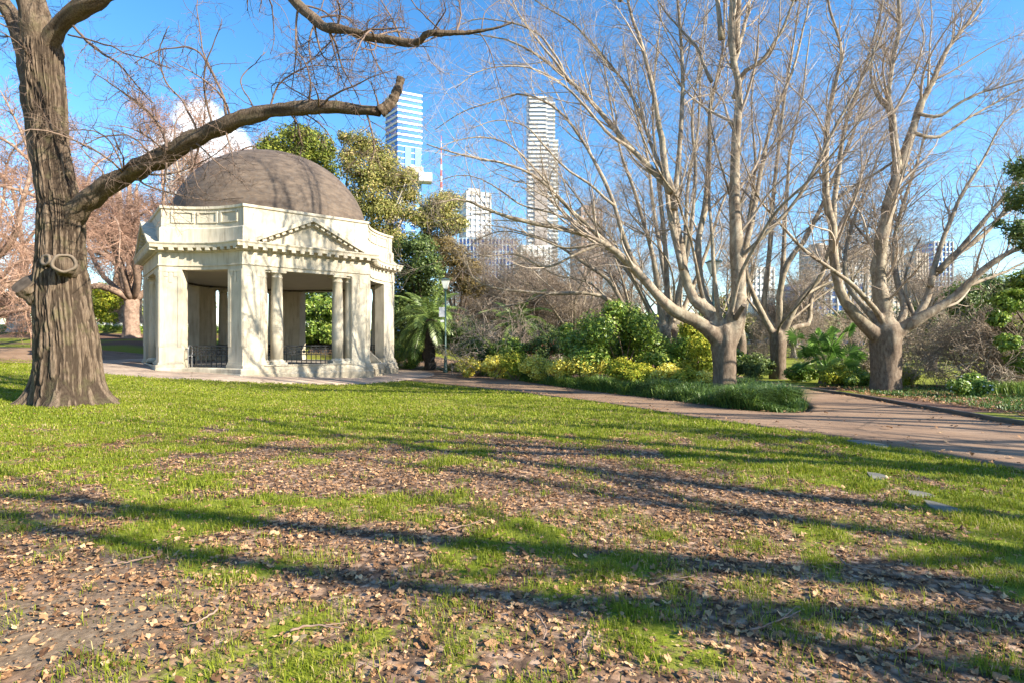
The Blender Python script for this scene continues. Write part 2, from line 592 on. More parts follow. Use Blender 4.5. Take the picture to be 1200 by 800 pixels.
M['farleaf'] = leaf_mat('far_leaf', [(0, (0.078, 0.107, 0.034)), (0.5, (0.196, 0.232, 0.068)), (1.0, (0.391, 0.375, 0.136))], 0.2, 0.6, 0.2)
M['white_petal'] = leaf_mat('white_petal', [(0, (.65, .66, .62)), (1.0, (.85, .85, .82))], 0.3, 0.6, 0.2)
M['red_petal'] = leaf_mat('red_bract', [(0, (.30, .05, .05)), (1.0, (.55, .12, .12))], 0.3, 0.6, 0.2)

# ------------------------------------------------------------------ ground sheet


def axis(fine0, fine1, step, lo, hi, g=1.14):
    a = list(np.arange(fine0, fine1 + 1e-6, step))
    s, x = step, fine1
    while x < hi:
        s = min(s * g, 120)
        x += s
        a.append(x)
    s, x = step, fine0
    pre = []
    while x > lo:
        s = min(s * g, 120)
        x -= s
        pre.append(x)
    return np.array(pre[::-1] + a)


# lawn cover read off the photograph, as a table on the ground: share of grass by (row, column)
ROWS = [430, 470, 500, 530, 565, 600, 650, 700, 750, 800]
COLS = [0, 150, 300, 450, 600, 750, 900, 1050, 1200]
GR = np.array([
    [.95, .95, .95, .95, .95, .95, .95, .95, .95],
    [.85, .88, .92, .95, .95, .95, .95, .95, .95],
    [.80, .78, .70, .68, .72, .75, .85, .92, .95],
    [0.60, 0.50, 0.38, 0.30, 0.36, 0.38, 0.58, 0.78, 0.83],
    [0.48, 0.43, 0.34, 0.22, 0.22, 0.24, 0.38, 0.60, 0.76],
    [0.50, 0.47, 0.45, 0.37, 0.29, 0.27, 0.35, 0.55, 0.75],
    [0.32, 0.32, 0.46, 0.46, 0.36, 0.32, 0.38, 0.48, 0.57],
    [0.21, 0.24, 0.40, 0.42, 0.36, 0.32, 0.40, 0.38, 0.40],
    [0.32, 0.48, 0.46, 0.32, 0.42, 0.36, 0.34, 0.32, 0.32],
    [0.47, 0.64, 0.52, 0.36, 0.50, 0.40, 0.32, 0.36, 0.34]])
DR = np.array([
    [0, 0, 0, 0, 0, 0, 0, 0, 0],
    [0, 0, 0, 0, 0, 0, 0, 0, 0],
    [0, 0, 0, 0, 0, 0, 0, 0, 0],
    [0, 0, 0, 0, 0, 0, 0, 0, 0],
    [.1, .1, 0, 0, 0, 0, 0, 0, 0],
    [.3, .2, .1, 0, 0, 0, 0, 0, 0],
    [.7, .6, .4, .2, .1, 0, 0, 0, 0],
    [.9, .9, .7, .5, .2, .1, .1, 0, 0],
    [.7, .7, .5, .5, .2, .1, .1, 0, 0],
    [.4, .4, .3, .3, .2, .1, .1, 0, 0]])


def table(T, x, y):
    row = HZ + (EYE - H(x, y)) * F / np.maximum(y, 0.5)
    col = 600 + x / np.maximum(y, 0.5) * F
    r = np.interp(row, ROWS, np.arange(len(ROWS)))
    c = np.interp(col, COLS, np.arange(len(COLS)))
    r0 = np.minimum(r.astype(int), len(ROWS) - 2)
    c0 = np.minimum(c.astype(int), len(COLS) - 2)
    fr, fc = r - r0, c - c0
    return (T[r0, c0] * (1 - fr) * (1 - fc) + T[r0 + 1, c0] * fr * (1 - fc) + T[r0, c0 + 1] * (1 - fr) * fc + T[r0 + 1, c0 + 1] * fr * fc)


def grass_cover(x, y):
    base = np.where(y > 2.0, table(GR, x, y), 0.4)
    n = fbm(x * 1.1 + 3, y * 1.1 + 9, 0, 4)
    n2 = fbm(x * 4.0, y * 4.0, 3.3, 3)
    v = base + (n - 0.5) * 1.15 + (n2 - 0.5) * 1.2
    return sstep(0.08, 0.92, v)


def dirt_cover(x, y):
    base = np.where(y > 2.0, table(DR, x, y), 0.1)
    return np.clip(base * .68 + (fbm(x * 1.4, y * 1.4, 8.8, 4) - 0.5) * 1.4, 0, 1)


def inside(poly, x, y):
    x, y = np.asarray(x, float), np.asarray(y, float)
    r = np.zeros(x.shape, bool)
    n = len(poly)
    for i in range(n):
        x0, y0 = poly[i]
        x1, y1 = poly[(i + 1) % n]
        c = ((y0 > y) != (y1 > y)) & (x < (x1 - x0) * (y - y0) / (y1 - y0 + 1e-12) + x0)
        r ^= c
    return r


GO = (-13.95, 32.2)                 # centre of the rotunda
GA = math.atan2(0.634, 0.773)       # its turn

near_edge = [hit(*p) for p in ((455, 443), (520, 449), (600, 457), (700, 470), (800, 486), (900, 500), (1000, 514), (1100, 531), (1200, 552))]
near_edge += [(6.75, 4.2), (7.0, 1.0), (6.8, -4), (6.2, -12)]
bed_edge = [hit(*p) for p in ((486, 429), (520, 432.5), (560, 438), (650, 451), (750, 464), (850, 477.5), (915, 483), (940, 482))]
kerb_line = [hit(*p) for p in ((950, 456), (1000, 463.5), (1063, 475), (1130, 486.5), (1200, 498))] + [(10.5, 8.0), (10.6, 3), (10.3, -4), (9.6, -12)]
tip_back = [hit(*p) for p in ((940, 482), (948, 476), (930, 464), (900, 452.5), (870, 445.5))] + [(11.3, 31)]
branch_right = [hit(*p) for p in ((1063, 475), (1000, 463.5), (950, 456), (935, 450), (885, 443.5))] + [(13.2, 34)]


def resample(pts, n, smooth=True):
    p = np.asarray(pts, float)
    d = np.r_[0, np.cumsum(np.linalg.norm(np.diff(p, axis=0), axis=1))]
    if smooth and len(p) > 2:
        # Catmull-Rom through the points
        out = []
        q = np.vstack([2 * p[0] - p[1], p, 2 * p[-1] - p[-2]])
        for i in range(len(p) - 1):
            t = np.linspace(0, 1, 16, endpoint=False)[:, None]
            a, b, c, e = q[i], q[i + 1], q[i + 2], q[i + 3]
            out.append(0.5 * (2 * b + (c - a) * t + (2 * a - 5 * b + 4 * c - e) * t * t + (3 * b - a - 3 * c + e) * t ** 3))
        p = np.vstack(out + [p[-1:]])
        d = np.r_[0, np.cumsum(np.linalg.norm(np.diff(p, axis=0), axis=1))]
    s = np.linspace(0, d[-1], n)
    return np.stack([np.interp(s, d, p[:, k]) for k in range(p.shape[1])], 1)


def ribbon(name, left, right, mat, lift, across=14, n=140):
    A, B = resample(left, n), resample(right, n)
    t = np.linspace(0, 1, across)[None, :, None]
    G = A[:, None, :] * (1 - t) + B[:, None, :] * t
    z = H(G[..., 0], G[..., 1]) + lift
    V = np.concatenate([G, z[..., None]], 2)
    lo = V.copy()
    skirt_a, skirt_b = V[:, :1].copy(), V[:, -1:].copy()
    skirt_a[..., 2] -= 0.1
    skirt_b[..., 2] -= 0.1
    V = np.concatenate([skirt_a, V, skirt_b], 1)
    mb = MB()
    mb.loft(V, closed_u=False)
    o = mb.build(name, mat, smooth=True)
    return tag(o, None or name.replace('_', ' '), kind='structure')


far_edge = bed_edge + kerb_line[2:]
path_poly = near_edge + far_edge[::-1]
branch_poly = tip_back + branch_right[::-1]


def build_ground():
    xs = axis(-16.5, 12.5, 0.12, -1400, 1400)
    ys = axis(2.0, 30.0, 0.12, -60, 2200)
    X, Y = np.meshgrid(xs, ys, indexing='ij')
    Z = H(X, Y)
    near = (Y < 40) & (np.abs(X) < 30)
    Z = Z + np.where(near, (fbm(X * 0.9, Y * 0.9, 1.1, 3) - 0.5) * 0.05, 0)
    onpath = inside(path_poly, X, Y) | inside(branch_poly, X, Y)
    ring = np.hypot(X - GO[0], Y - GO[1]) < 9.6
    Z = np.where(onpath | ring, H(X, Y) - 0.03, Z)
    n = len(ys)
    i, j = np.meshgrid(np.arange(len(xs) - 1), np.arange(n - 1), indexing='ij')
    q = np.stack([i * n + j, (i + 1) * n + j, (i + 1) * n + j + 1, i * n + j + 1], -1).reshape(-1, 4)
    mb = MB()
    mb.add(np.stack([X, Y, Z], -1).reshape(-1, 3), q)
    o = mb.build('ground', M['ground'], smooth=True)
    me = o.data
    g = grass_cover(X, Y)
    g = np.where(Y > 36, np.clip(0.75 + (fbm(X * .2, Y * .2, 5, 3) - .5) * .8, 0, 1), g)
    d = np.where(Y < 30, dirt_cover(X, Y), 0)
    # mulch: planting beds behind the path and on the left rise
    bed = (Y > np.interp(X, [p[0] for p in bed_edge], [p[1] for p in bed_edge])) & (X > -7) & (X < 12) & (Y < 46) & ~onpath
    left_bed = (X < -10) & (Y > 37) & (Y < 48) & ~ring & (fbm(X * .15, Y * .5, 2.2, 2) < 0.56)
    mu = np.where(bed | left_bed, 1.0, 0.0)
    right_bed = (X > np.interp(Y, [-12, 3, 8, 11.5, 15, 20], [9.7, 10.7, 10.6, 10.9, 11.5, 12.0])) & (Y < 22.5) & (Y > -15)
    g = np.where(right_bed, np.clip(0.42 + (fbm(X * .9, Y * .9, 4, 4) - .5) * 1.6, 0, 1), g)
    for nm, arr in (('grass', g), ('dirt', d), ('mulch', mu)):
        at = me.attributes.new(nm, 'FLOAT', 'POINT')
        at.data.foreach_set('value', arr.astype(np.float32).ravel())
    return tag(o, 'lawn and bare soil under the trees', kind='structure')


build_ground()
ribbon('path', near_edge, far_edge, M['path'], 0.02)
ribbon('path', tip_back, branch_right, M['path'], 0.026, 10, 60)


def ring_sheet():
    a = np.linspace(0, 2 * np.pi, 97)[:-1]
    loops = []
    for r in (4.0, 6.0, 7.5, 9.3 , 9.4):
        x, y = GO[0] + r * np.cos(a), GO[1] + r * np.sin(a)
        loops.append(np.stack([x, y, H(x, y) + (0.032 if r < 9.35 else -0.1)], 1))
    o = MB().loft(loops).build('pavement', M['apron'], smooth=True)
    tag(o, 'tan paved apron round the rotunda', kind='structure')


ring_sheet()
lp_a = [(-20.0, 26.6), (-24.5, 27.5), (-32, 28.6), (-50, 29.5)]
lp_b = [(-19.5, 38.0), (-25, 36.5), (-33, 35.5), (-52, 36.5)]
ribbon('path', lp_a, lp_b, M['path'], 0.028, 8, 50)
# path beyond the rotunda leading away to the right of it
ribbon('path', [(-7.0, 36), (-8.5, 41), (-16, 45)], [(-4.6, 37.2), (-5.2, 44.5), (-15, 49)], M['path'], 0.02, 6, 40)


def kerb():
    pts = resample(kerb_line[:], 120)
    d = np.gradient(pts, axis=0)
    nrm = np.stack([d[:, 1], -d[:, 0]], 1)
    nrm /= np.linalg.norm(nrm, axis=1, keepdims=True)
    prof = [(0.0, -0.05), (0.0, 0.09), (0.02, 0.105), (0.09, 0.105), (0.11, 0.09), (0.11, -0.05)]
    sgn = 1 if nrm[60][0] > 0 else -1
    loops = []
    for k in range(len(pts)):
        z = float(H(*pts[k]))
        loops.append([(pts[k][0] + sgn * nrm[k][0] * e, pts[k][1] + sgn * nrm[k][1] * e, z + h) for e, h in prof])
    o = MB().loft(loops, False).build('kerb', M['kerb'])
    tag(o, 'dark kerb along the right edge of the path', kind='structure')


kerb()

# ------------------------------------------------------------------ rotunda
A0, HW = 6.1, 3.15
PHI = R_(25)
_ch = (A0 - HW) / math.sqrt(2)
RA = _ch / math.sin(PHI)
_mid = (A0 + HW) / 2 + RA * math.cos(PHI) / math.sqrt(2)    # arc centre on the diagonal (positive quadrant)


def plan(e, z, narc=14, nst=10):
    """outline of the rotunda grown by e: four straight sides and four hollow corners"""
    y = A0 + e
    r = RA - e
    hw = _mid - math.sqrt(max(r * r - (_mid - y) ** 2, 0.01))
    pts = []
    for k in range(4):
        ca, sa = math.cos(k * math.pi / 2), math.sin(k * math.pi / 2)
        loc = [(-hw + 2 * hw * i / nst, -y) for i in range(nst)]
        # arc from (hw,-y) to (y,-hw), centre (_mid,-_mid)
        a0 = math.atan2(-y + _mid, hw - _mid)
        a1 = math.atan2(-hw + _mid, y - _mid)
        if a0 < 0:
            a0 += 2 * math.pi
        if a1 < 0:
            a1 += 2 * math.pi
        for i in range(narc):
            a = a0 + (a1 - a0) * i / narc
            loc.append((_mid + r * math.cos(a), -_mid + r * math.sin(a)))
        pts += [(px * ca - py * sa, px * sa + py * ca, z) for px, py in loc]
    return pts


def arc_pt(k, s, e=0.0):
    """point on the hollow corner that follows side k, s metres along it from the side's right end, grown by e, and its outward direction"""
    y = A0
    a0 = math.atan2(-y + _mid, HW - _mid) % (2 * math.pi)
    a1 = math.atan2(-HW + _mid, y - _mid) % (2 * math.pi)
    L = abs(a1 - a0) * RA
    a = a0 + (a1 - a0) * s / L
    x0, y0 = _mid + (RA - e) * math.cos(a), -_mid + (RA - e) * math.sin(a)
    ca, sa = math.cos(k * math.pi / 2), math.sin(k * math.pi / 2)
    nx, ny = -math.cos(a), -math.sin(a)
    return (x0 * ca - y0 * sa, x0 * sa + y0 * ca), (nx * ca - ny * sa, nx * sa + ny * ca), L


def rot(k, x, y):
    ca, sa = math.cos(k * math.pi / 2), math.sin(k * math.pi / 2)
    return (x * ca - y * sa, x * sa + y * ca)


FLOOR = 0.36
ZC = 5.0        # underside of the lintels


def rotunda():
    root = thing('rotunda', 'cream domed garden rotunda with pediments and columns beside the path', 'rotunda', (GO[0], GO[1], 0), GA)
    # floor and plinth
    mb = MB()
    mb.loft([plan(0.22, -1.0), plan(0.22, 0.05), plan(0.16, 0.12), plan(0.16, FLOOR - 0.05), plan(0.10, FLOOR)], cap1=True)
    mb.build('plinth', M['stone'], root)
    fl = MB()
    fl.loft([plan(-0.85, FLOOR + 0.003), plan(-0.86, FLOOR + 0.006)], cap1=True)
    fl.build('floor', M['floor'], root)
    for k in range(4):
        up = MB()
        x0, y0 = rot(k, 0, -A0 + 0.32)
        up.box((x0, y0, FLOOR + 0.04), (2 * (HW + 0.02), 0.9, 0.2), k * math.pi / 2)
        x0, y0 = rot(k, 0, -A0 + 0.30)
        up.box((x0, y0, FLOOR + 0.115), (2 * (HW - 0.95), 0.98, 0.05), k * math.pi / 2)
        up.build('plinth_course', M['stone'], root)
    # piers
    pw, pa, dep = 1.0, 0.98, 0.62
    for k in range(4):
        for side in (1, -1):
            (ax, ay), (nx, ny), L = arc_pt(0, pa)
            poly = [(HW - pw, -A0), (HW, -A0)]
            for s in (0.33, 0.66, 0.98):
                poly.append(arc_pt(0, s)[0])
            poly += [(ax - nx * dep, ay - ny * dep), (HW - pw + 0.35, -A0 + dep + 0.12), (HW - pw, -A0 + dep)]
            poly = np.array(poly)
            def place(pl):
                q = np.array([rot(k, side * px, py) for px, py in pl])
                return q if side == 1 else q[::-1]
            cen = poly.mean(0)
            def grow_poly(g):
                d = poly - cen
                return cen + d * (1 + g / np.linalg.norm(d, axis=1, keepdims=True))
            mb = MB()
            mb.prism(place(poly), FLOOR - 0.1, ZC)
            pier = mb.build('pier', M['stone'], root)
            b = MB()
            b.prism(place(grow_poly(0.09)), FLOOR - 0.42, FLOOR + 0.16)
            b.prism(place(grow_poly(0.045)), FLOOR + 0.16, FLOOR + 0.26)
            b.build('base', M['stone'], pier)
            # sunk border lines and key on the two outer faces
            o = MB()
            def strip(fn, u0, u1, z0, z1):
                p0, n0 = fn(u0)
                p1, n1 = fn(u1)
                for (pp, nn) in ((p0, n0),):
                    pass
                g = 0.022
                q = [(p0[0] + n0[0] * g, p0[1] + n0[1] * g), (p1[0] + n1[0] * g, p1[1] + n1[1] * g),
                     (p1[0] - n1[0] * .02, p1[1] - n1[1] * .02), (p0[0] - n0[0] * .02, p0[1] - n0[1] * .02)]
                q = np.array([rot(k, side * a_, b_) for a_, b_ in q])
                if side == -1:
                    q = q[::-1]
                o.prism(q, z0, z1)
            fs = lambda u: ((HW - u, -A0), (0, -1))
            fa = lambda u: (arc_pt(0, u)[0], arc_pt(0, u)[1])
            for fn in (fs, fa):
                strip(fn, 0.03, 0.20, FLOOR + 1.0, ZC - 0.12)
                strip(fn, pw - 0.20, pw - 0.03, FLOOR + 1.0, ZC - 0.12)
                strip(fn, 0.20, 0.38, ZC - 0.34, ZC - 0.12)
                strip(fn, pw - 0.38, pw - 0.20, ZC - 0.34, ZC - 0.12)
                strip(fn, 0.43, pw - 0.43, ZC - 0.62, ZC - 0.12)
                strip(fn, 0.03, pw - 0.03, ZC - 0.12, ZC - 0.03)
            o.build('border_moulding', M['stone'], pier)
    # columns between the piers
    def column(x, y, r, k):
        mb = MB()
        z0 = FLOOR + 0.14
        h = ZC - z0
        mb.lathe([(r * 1.0, 0.18), (r * 1.0, h * 0.35), (r * 0.93, h * 0.7), (r * 0.85, h - 0.34), (r * 0.92, h - 0.33), (r * 0.92, h - 0.29), (r * 0.85, h - 0.28), (r * 0.86, h - 0.2), (r * 1.0, h - 0.14), (r * 1.1, h - 0.1)], 32, (x, y, z0))
        c = mb.build('column', M['stone'], root, smooth=True)
        b = MB()
        b.box((x, y, z0 + 0.05), (r * 2.7, r * 2.7, 0.1), k * math.pi / 2)
        b.lathe([(r * 1.28, 0.1), (r * 1.32, 0.13), (r * 1.22, 0.17), (r * 1.1, 0.19), (r * 1.0, 0.24)], 28, (x, y, z0))
        b.build('base', M['stone'], c)
        cp = MB()
        cp.box((x, y, ZC - 0.05), (r * 2.4, r * 2.4, 0.098), k * math.pi / 2)
        cp.build('capital', M['stone'], c)
    for k in range(4):
        for x in (-1.52, 1.52):
            column(*rot(k, x, -A0 + 0.36), 0.29, k)
        for x in (-2.2, 2.2):
            column(*rot(k, x, -A0 + 0.42), 0.27, k)
    # entablature
    e = MB()
    e.loft([plan(-0.62, ZC), plan(0.0, ZC), plan(0.0, ZC + 0.17), plan(0.05, ZC + 0.17), plan(0.05, ZC + 0.23), plan(0.02, ZC + 0.24), plan(0.02, ZC + 0.82), plan(-0.62, ZC + 0.83)])
    e.build('entablature', M['stone'], root)
    c = MB()
    zc = ZC + 0.82
    c.loft([plan(-0.2, zc), plan(0.10, zc), plan(0.12, zc + 0.05), plan(0.20, zc + 0.16), plan(0.40, zc + 0.17), plan(0.42, zc + 0.29), plan(0.47, zc + 0.36), plan(0.47, zc + 0.40), plan(0.30, zc + 0.44), plan(-0.4, zc + 0.50)])
    cor = c.build('cornice', M['stone'], root)
    dn = MB()
    per = resample(np.array(plan(0.27, 0) + plan(0.27, 0)[:1])[:, :2], 1600, False)
    dd = np.r_[0, np.cumsum(np.linalg.norm(np.diff(per, axis=0), axis=1))]
    nd = int(dd[-1] / 0.43)
    for q in range(nd):
        s = (q + 0.5) * dd[-1] / nd
        i = int(np.searchsorted(dd, s))
        p = per[min(i, 1599)]
        t = per[min(i + 3, 1599)] - per[max(i - 3, 0)]
        dn.box((p[0], p[1], zc + 0.11), (0.2, 0.26, 0.13), math.atan2(t[1], t[0]))
    dn.build('dentil_trim', M['stone'], cor)
    # attic wall (parapet) with sunk panels on the hollow corners
    p = MB()
    zp = zc + 0.45
    TOP = 8.02
    p.loft([plan(-0.02, zp - 0.02), plan(-0.02, 6.95), plan(-0.06, 7.0), plan(-0.1, 7.02), plan(-0.1, TOP - 0.16), plan(-0.03, TOP - 0.12), plan(-0.03, TOP), plan(-0.55, TOP + 0.02), plan(-0.55, zp)])
    par = p.build('parapet', M['stone'], root)
    for k in range(4):
        pn = MB()
        L = arc_pt(k, 0)[2]
        def bar(s0, s1, z0, z1, g=0.05):
            n = max(2, int((s1 - s0) / 0.25) + 1)
            inn, outt = [], []
            for s in np.linspace(s0, s1, n):
                (q, nn, _) = arc_pt(k, s, -0.10)
                outt.append((q[0] + nn[0] * g, q[1] + nn[1] * g))
                inn.append((q[0] - nn[0] * .03, q[1] - nn[1] * .03))
            pn.prism(outt + inn[::-1], z0, z1)
        zt, zb, th = TOP - 0.30, 7.28, 0.05
        cells = np.linspace(0.42, L - 0.42, 4)
        for i in range(3):
            a, b = cells[i] + 0.16, cells[i + 1] - 0.16
            bar(a - 0.1, b + 0.1, zt, zt + 0.06)
            bar(a - 0.1, a, zb, zt)
            bar(b, b + 0.1, zb, zt)
            bar(a - 0.1, b + 0.1, zb - 0.05, zb)
        pn.build('panel_moulding', M['stone'], par)
    # pediments
    for k in range(4):
        hs, zb, rise = 2.95, zc + 0.44, 1.42
        def tri(y0, y1, hw, z0, z1):
            V = []
            for y in (y0, y1):
                for (x, z) in ((-hw, z0), (hw, z0), (0, z1)):
                    q = rot(k, x, y)
                    V.append((q[0], q[1], z))
            return V, [np.array([[0, 1, 2], [5, 4, 3]]), np.array([[0, 3, 4, 1], [1, 4, 5, 2], [2, 5, 3, 0]])]
        t = MB()
        V, fc = tri(-A0 - 0.06, -A0 + 0.3, hs - 0.25, zb - 0.05, zb + rise - 0.2)
        t.add(V, fc)
        ped = t.build('pediment', M['stone'], root)
        r = MB()
        d_ = MB()
        ang = math.atan2(rise, hs)
        ln = math.hypot(rise, hs)
        for sgn in (1, -1):
            def sweep(mb, off, th, y0, y1, u0=0.0, u1=1.0):
                V = []
                for y in (y0, y1):
                    for (u, o_) in ((u0, off), (u1, off), (u1, off + th), (u0, off + th)):
                        x = hs * (1 - u)
                        z = zb + rise * u
                        q = rot(k, sgn * (x + o_ * math.sin(ang) * (0 if u1 == 1.0 and u == 1.0 else 1)), y)
                        V.append((q[0], q[1], z + o_ * (math.cos(ang) if not (u1 == 1.0 and u == 1.0) else 1 / math.cos(ang))))
                fc = np.array([[0, 1, 2, 3], [7, 6, 5, 4], [0, 4, 5, 1], [1, 5, 6, 2], [2, 6, 7, 3], [3, 7, 4, 0]])
                if sgn == -1:
                    fc = fc[:, ::-1]
                mb.add(V, fc)
            sweep(r, -0.30, 0.16, -A0 - 0.16, -A0 + 0.29)
            sweep(r, -0.14, 0.17, -A0 - 0.44, -A0 + 0.285)
            for q in range(1, 10):
                u = q / 10.0
                sweep(d_, -0.27, 0.125, -A0 - 0.34, -A0 + 0.1, u - 0.03, u + 0.03)
        rk = r.build('raking_cornice', M['stone'], ped)
        d_.build('dentil_trim', M['stone'], ped)
    # dome
    dm = MB()
    RZ = 4.55
    prof = [(5.24, 7.3)]
    for i in range(0, 40):
        a = i / 40 * math.pi / 2
        prof.append((5.24 * math.cos(a), 7.95 + RZ * math.sin(a)))
    prof.append((0.01, 7.95 + RZ))
    dm.lathe(prof, 96, (0, 0, 0), False, False)
    dm.build('dome', M['dome'], root, smooth=True)
    cl = MB()
    cl.loft([plan(-0.60, ZC + 0.10), plan(-0.9, ZC + 0.12), plan(-4.0, ZC + 0.125)], cap1=False)
    cl2 = [plan(-0.60, ZC + 0.1)]
    cl = MB()
    cl.loft([plan(-0.5, ZC + 0.4), plan(-0.5, ZC + 0.12)], cap1=True)
    cl.build('ceiling', M['ceiling'], root)
    lb = MB()
    lb.lathe([(0.14, 0.0), (0.14, -0.05), (0.11, -0.1), (0.05, -0.14)], 16, (-2.6, -2.4, ZC + 0.12))
    lb.build('ceiling_light', M['iron'], root, smooth=True)
    # railings in the bays: along the four straight sides and in three of the hollow corners
    def railing(p0, p1, name='railing'):
        p0, p1 = np.array(p0), np.array(p1)
        L = np.linalg.norm(p1 - p0)
        a = math.atan2(*(p1 - p0)[::-1])
        mb = MB()
        mid = (p0 + p1) / 2
        for z, t in ((1.02, 0.06), (0.88, 0.04), (0.60, 0.04), (0.12, 0.045)):
            mb.box((mid[0], mid[1], FLOOR + z), (L, t, t), a)
        n = max(3, int(L / 0.24))
        for i in range(n + 1):
            q = p0 + (p1 - p0) * i / n
            mb.box((q[0], q[1], FLOOR + 0.52), (0.034, 0.034, 1.0), a)
        for i in range(n):
            q = p0 + (p1 - p0) * (i + 0.5) / n
            for z in (0.74,):
                mb.box((q[0], q[1], FLOOR + z), (0.14, 0.03, 0.14), a, np.array([[.707, 0, .707], [0, 1, 0], [-.707, 0, .707]]))
        mb.build(name, M['iron'], root)
    for k in range(4):
        railing(rot(k, -1.95, -A0 + 0.62), rot(k, 1.95, -A0 + 0.62))
    for k in (3,):
        L = arc_pt(k, 0)[2]
        (q0, n0, _), (q1, n1, _) = arc_pt(k, 1.15), arc_pt(k, L - 1.02)
        railing((q0[0] - n0[0] * .55, q0[1] - n0[1] * .55), (q1[0] - n1[0] * .55, q1[1] - n1[1] * .55))
        # looped grey handrail beside the entry
        hb = MB()
        (q0, n0, _) = arc_pt(k, 1.2)
        a_ = np.array([q0[0], q0[1], FLOOR])
        nn = np.array([n0[0], n0[1], 0])
        pts = [a_ + nn * -0.15, a_ + nn * -0.15 + [0, 0, .95], a_ + nn * -0.45 + [0, 0, 1.02], a_ + nn * -0.52 + [0, 0, .9], a_ + nn * -0.5 + [0, 0, .6], a_ + nn * -0.2 + [0, 0, .55]]
        hb.tubes([resample(pts, 26)], np.full((1, 26), 0.022), 8)
        pts = [a_ + nn * -0.5 + [0, 0, .62], a_ + nn * -0.5 + [0, 0, -0.1]]
        hb.tubes([resample(pts, 6, False)], np.full((1, 6), 0.022), 8)
        hb.build('handrail', M['steel'], root, smooth=True)
    # stair with sloping cheek walls in the right-hand hollow corner (ground is lower there)
    for k in (0,):
        L = arc_pt(k, 0)[2]
        (qm, nm, _) = arc_pt(k, L / 2)
        a = math.atan2(nm[1], nm[0])
        st = MB()
        for i in range(5):
            r = -0.9 + 0.28 * i
            z1 = FLOOR - 0.14 * (i + 1) + 0.1
            st.box((qm[0] + nm[0] * (r + .15), qm[1] + nm[1] * (r + .15), (z1 - 1.2) / 2), (0.282, 1.7, z1 + 1.2), a)
        st.build('steps', M['stone'], root)
        tx, ty = -nm[1], nm[0]
        for sg in (1, -1):
            w = MB()
            base = np.array([qm[0] + tx * 0.98 * sg, qm[1] + ty * 0.98 * sg])
            prof = [(-1.5, -1.0), (0.42, -1.0), (0.42, -0.1), (0.3, 0.0), (-0.75, 0.98), (-1.5, 0.98)]
            V = []
            for o_ in (-0.11, 0.11):
                for (r, z) in prof:
                    V.append((base[0] + nm[0] * r + tx * o_, base[1] + nm[1] * r + ty * o_, z + 0.15))
            n = len(prof)
            fc = [np.array([list(range(n))]), np.array([list(range(n, 2 * n))[::-1]]), np.array([[i, i + n, (i + 1) % n + n, (i + 1) % n] for i in range(n)])]
            w.add(V, fc)
            w.build('cheek_wall', M['stone'], root)
    return root


ROT = rotunda()


def g2w(x, y):
    ca, sa = math.cos(GA), math.sin(GA)
    return (GO[0] + x * ca - y * sa, GO[1] + x * sa + y * ca)


def bench(loc, rz, label):
    t = thing('park_bench', label, 'bench', (loc[0], loc[1], FLOOR + 0.006), rz, 'benches inside the rotunda')
    s = MB()
    for i in range(5):
        s.box((0, -0.2 + 0.1 * i, 0.45), (1.9, 0.075, 0.035))
    s.build('seat', M['wood'], t)
    b = MB()
    for i in range(4):
        b.box((0, 0.27 + 0.03 * i, 0.55 + 0.12 * i), (1.9, 0.03, 0.085))
    b.build('backrest', M['wood'], t)
    for x in (-0.85, 0.85):
        l = MB()
        l.box((x, -0.2, 0.22), (0.05, 0.05, 0.44))
        l.box((x, 0.24, 0.22), (0.05, 0.05, 0.44))
        l.box((x, 0.02, 0.41), (0.05, 0.5, 0.04))
        l.box((x, 0.31, 0.7), (0.045, 0.045, 0.6), 0, np.array([[1, 0, 0], [0, .97, .24], [0, -.24, .97]]))
        l.build('leg', M['iron'], t)
    return t


bench(g2w(-0.4, 4.4), GA, 'dark slatted bench seen between the two front columns of the rotunda')
bench(g2w(-4.4, 0.3), GA + math.pi / 2, 'dark slatted bench behind the curved corner railing of the rotunda')

# ------------------------------------------------------------------ bare trees


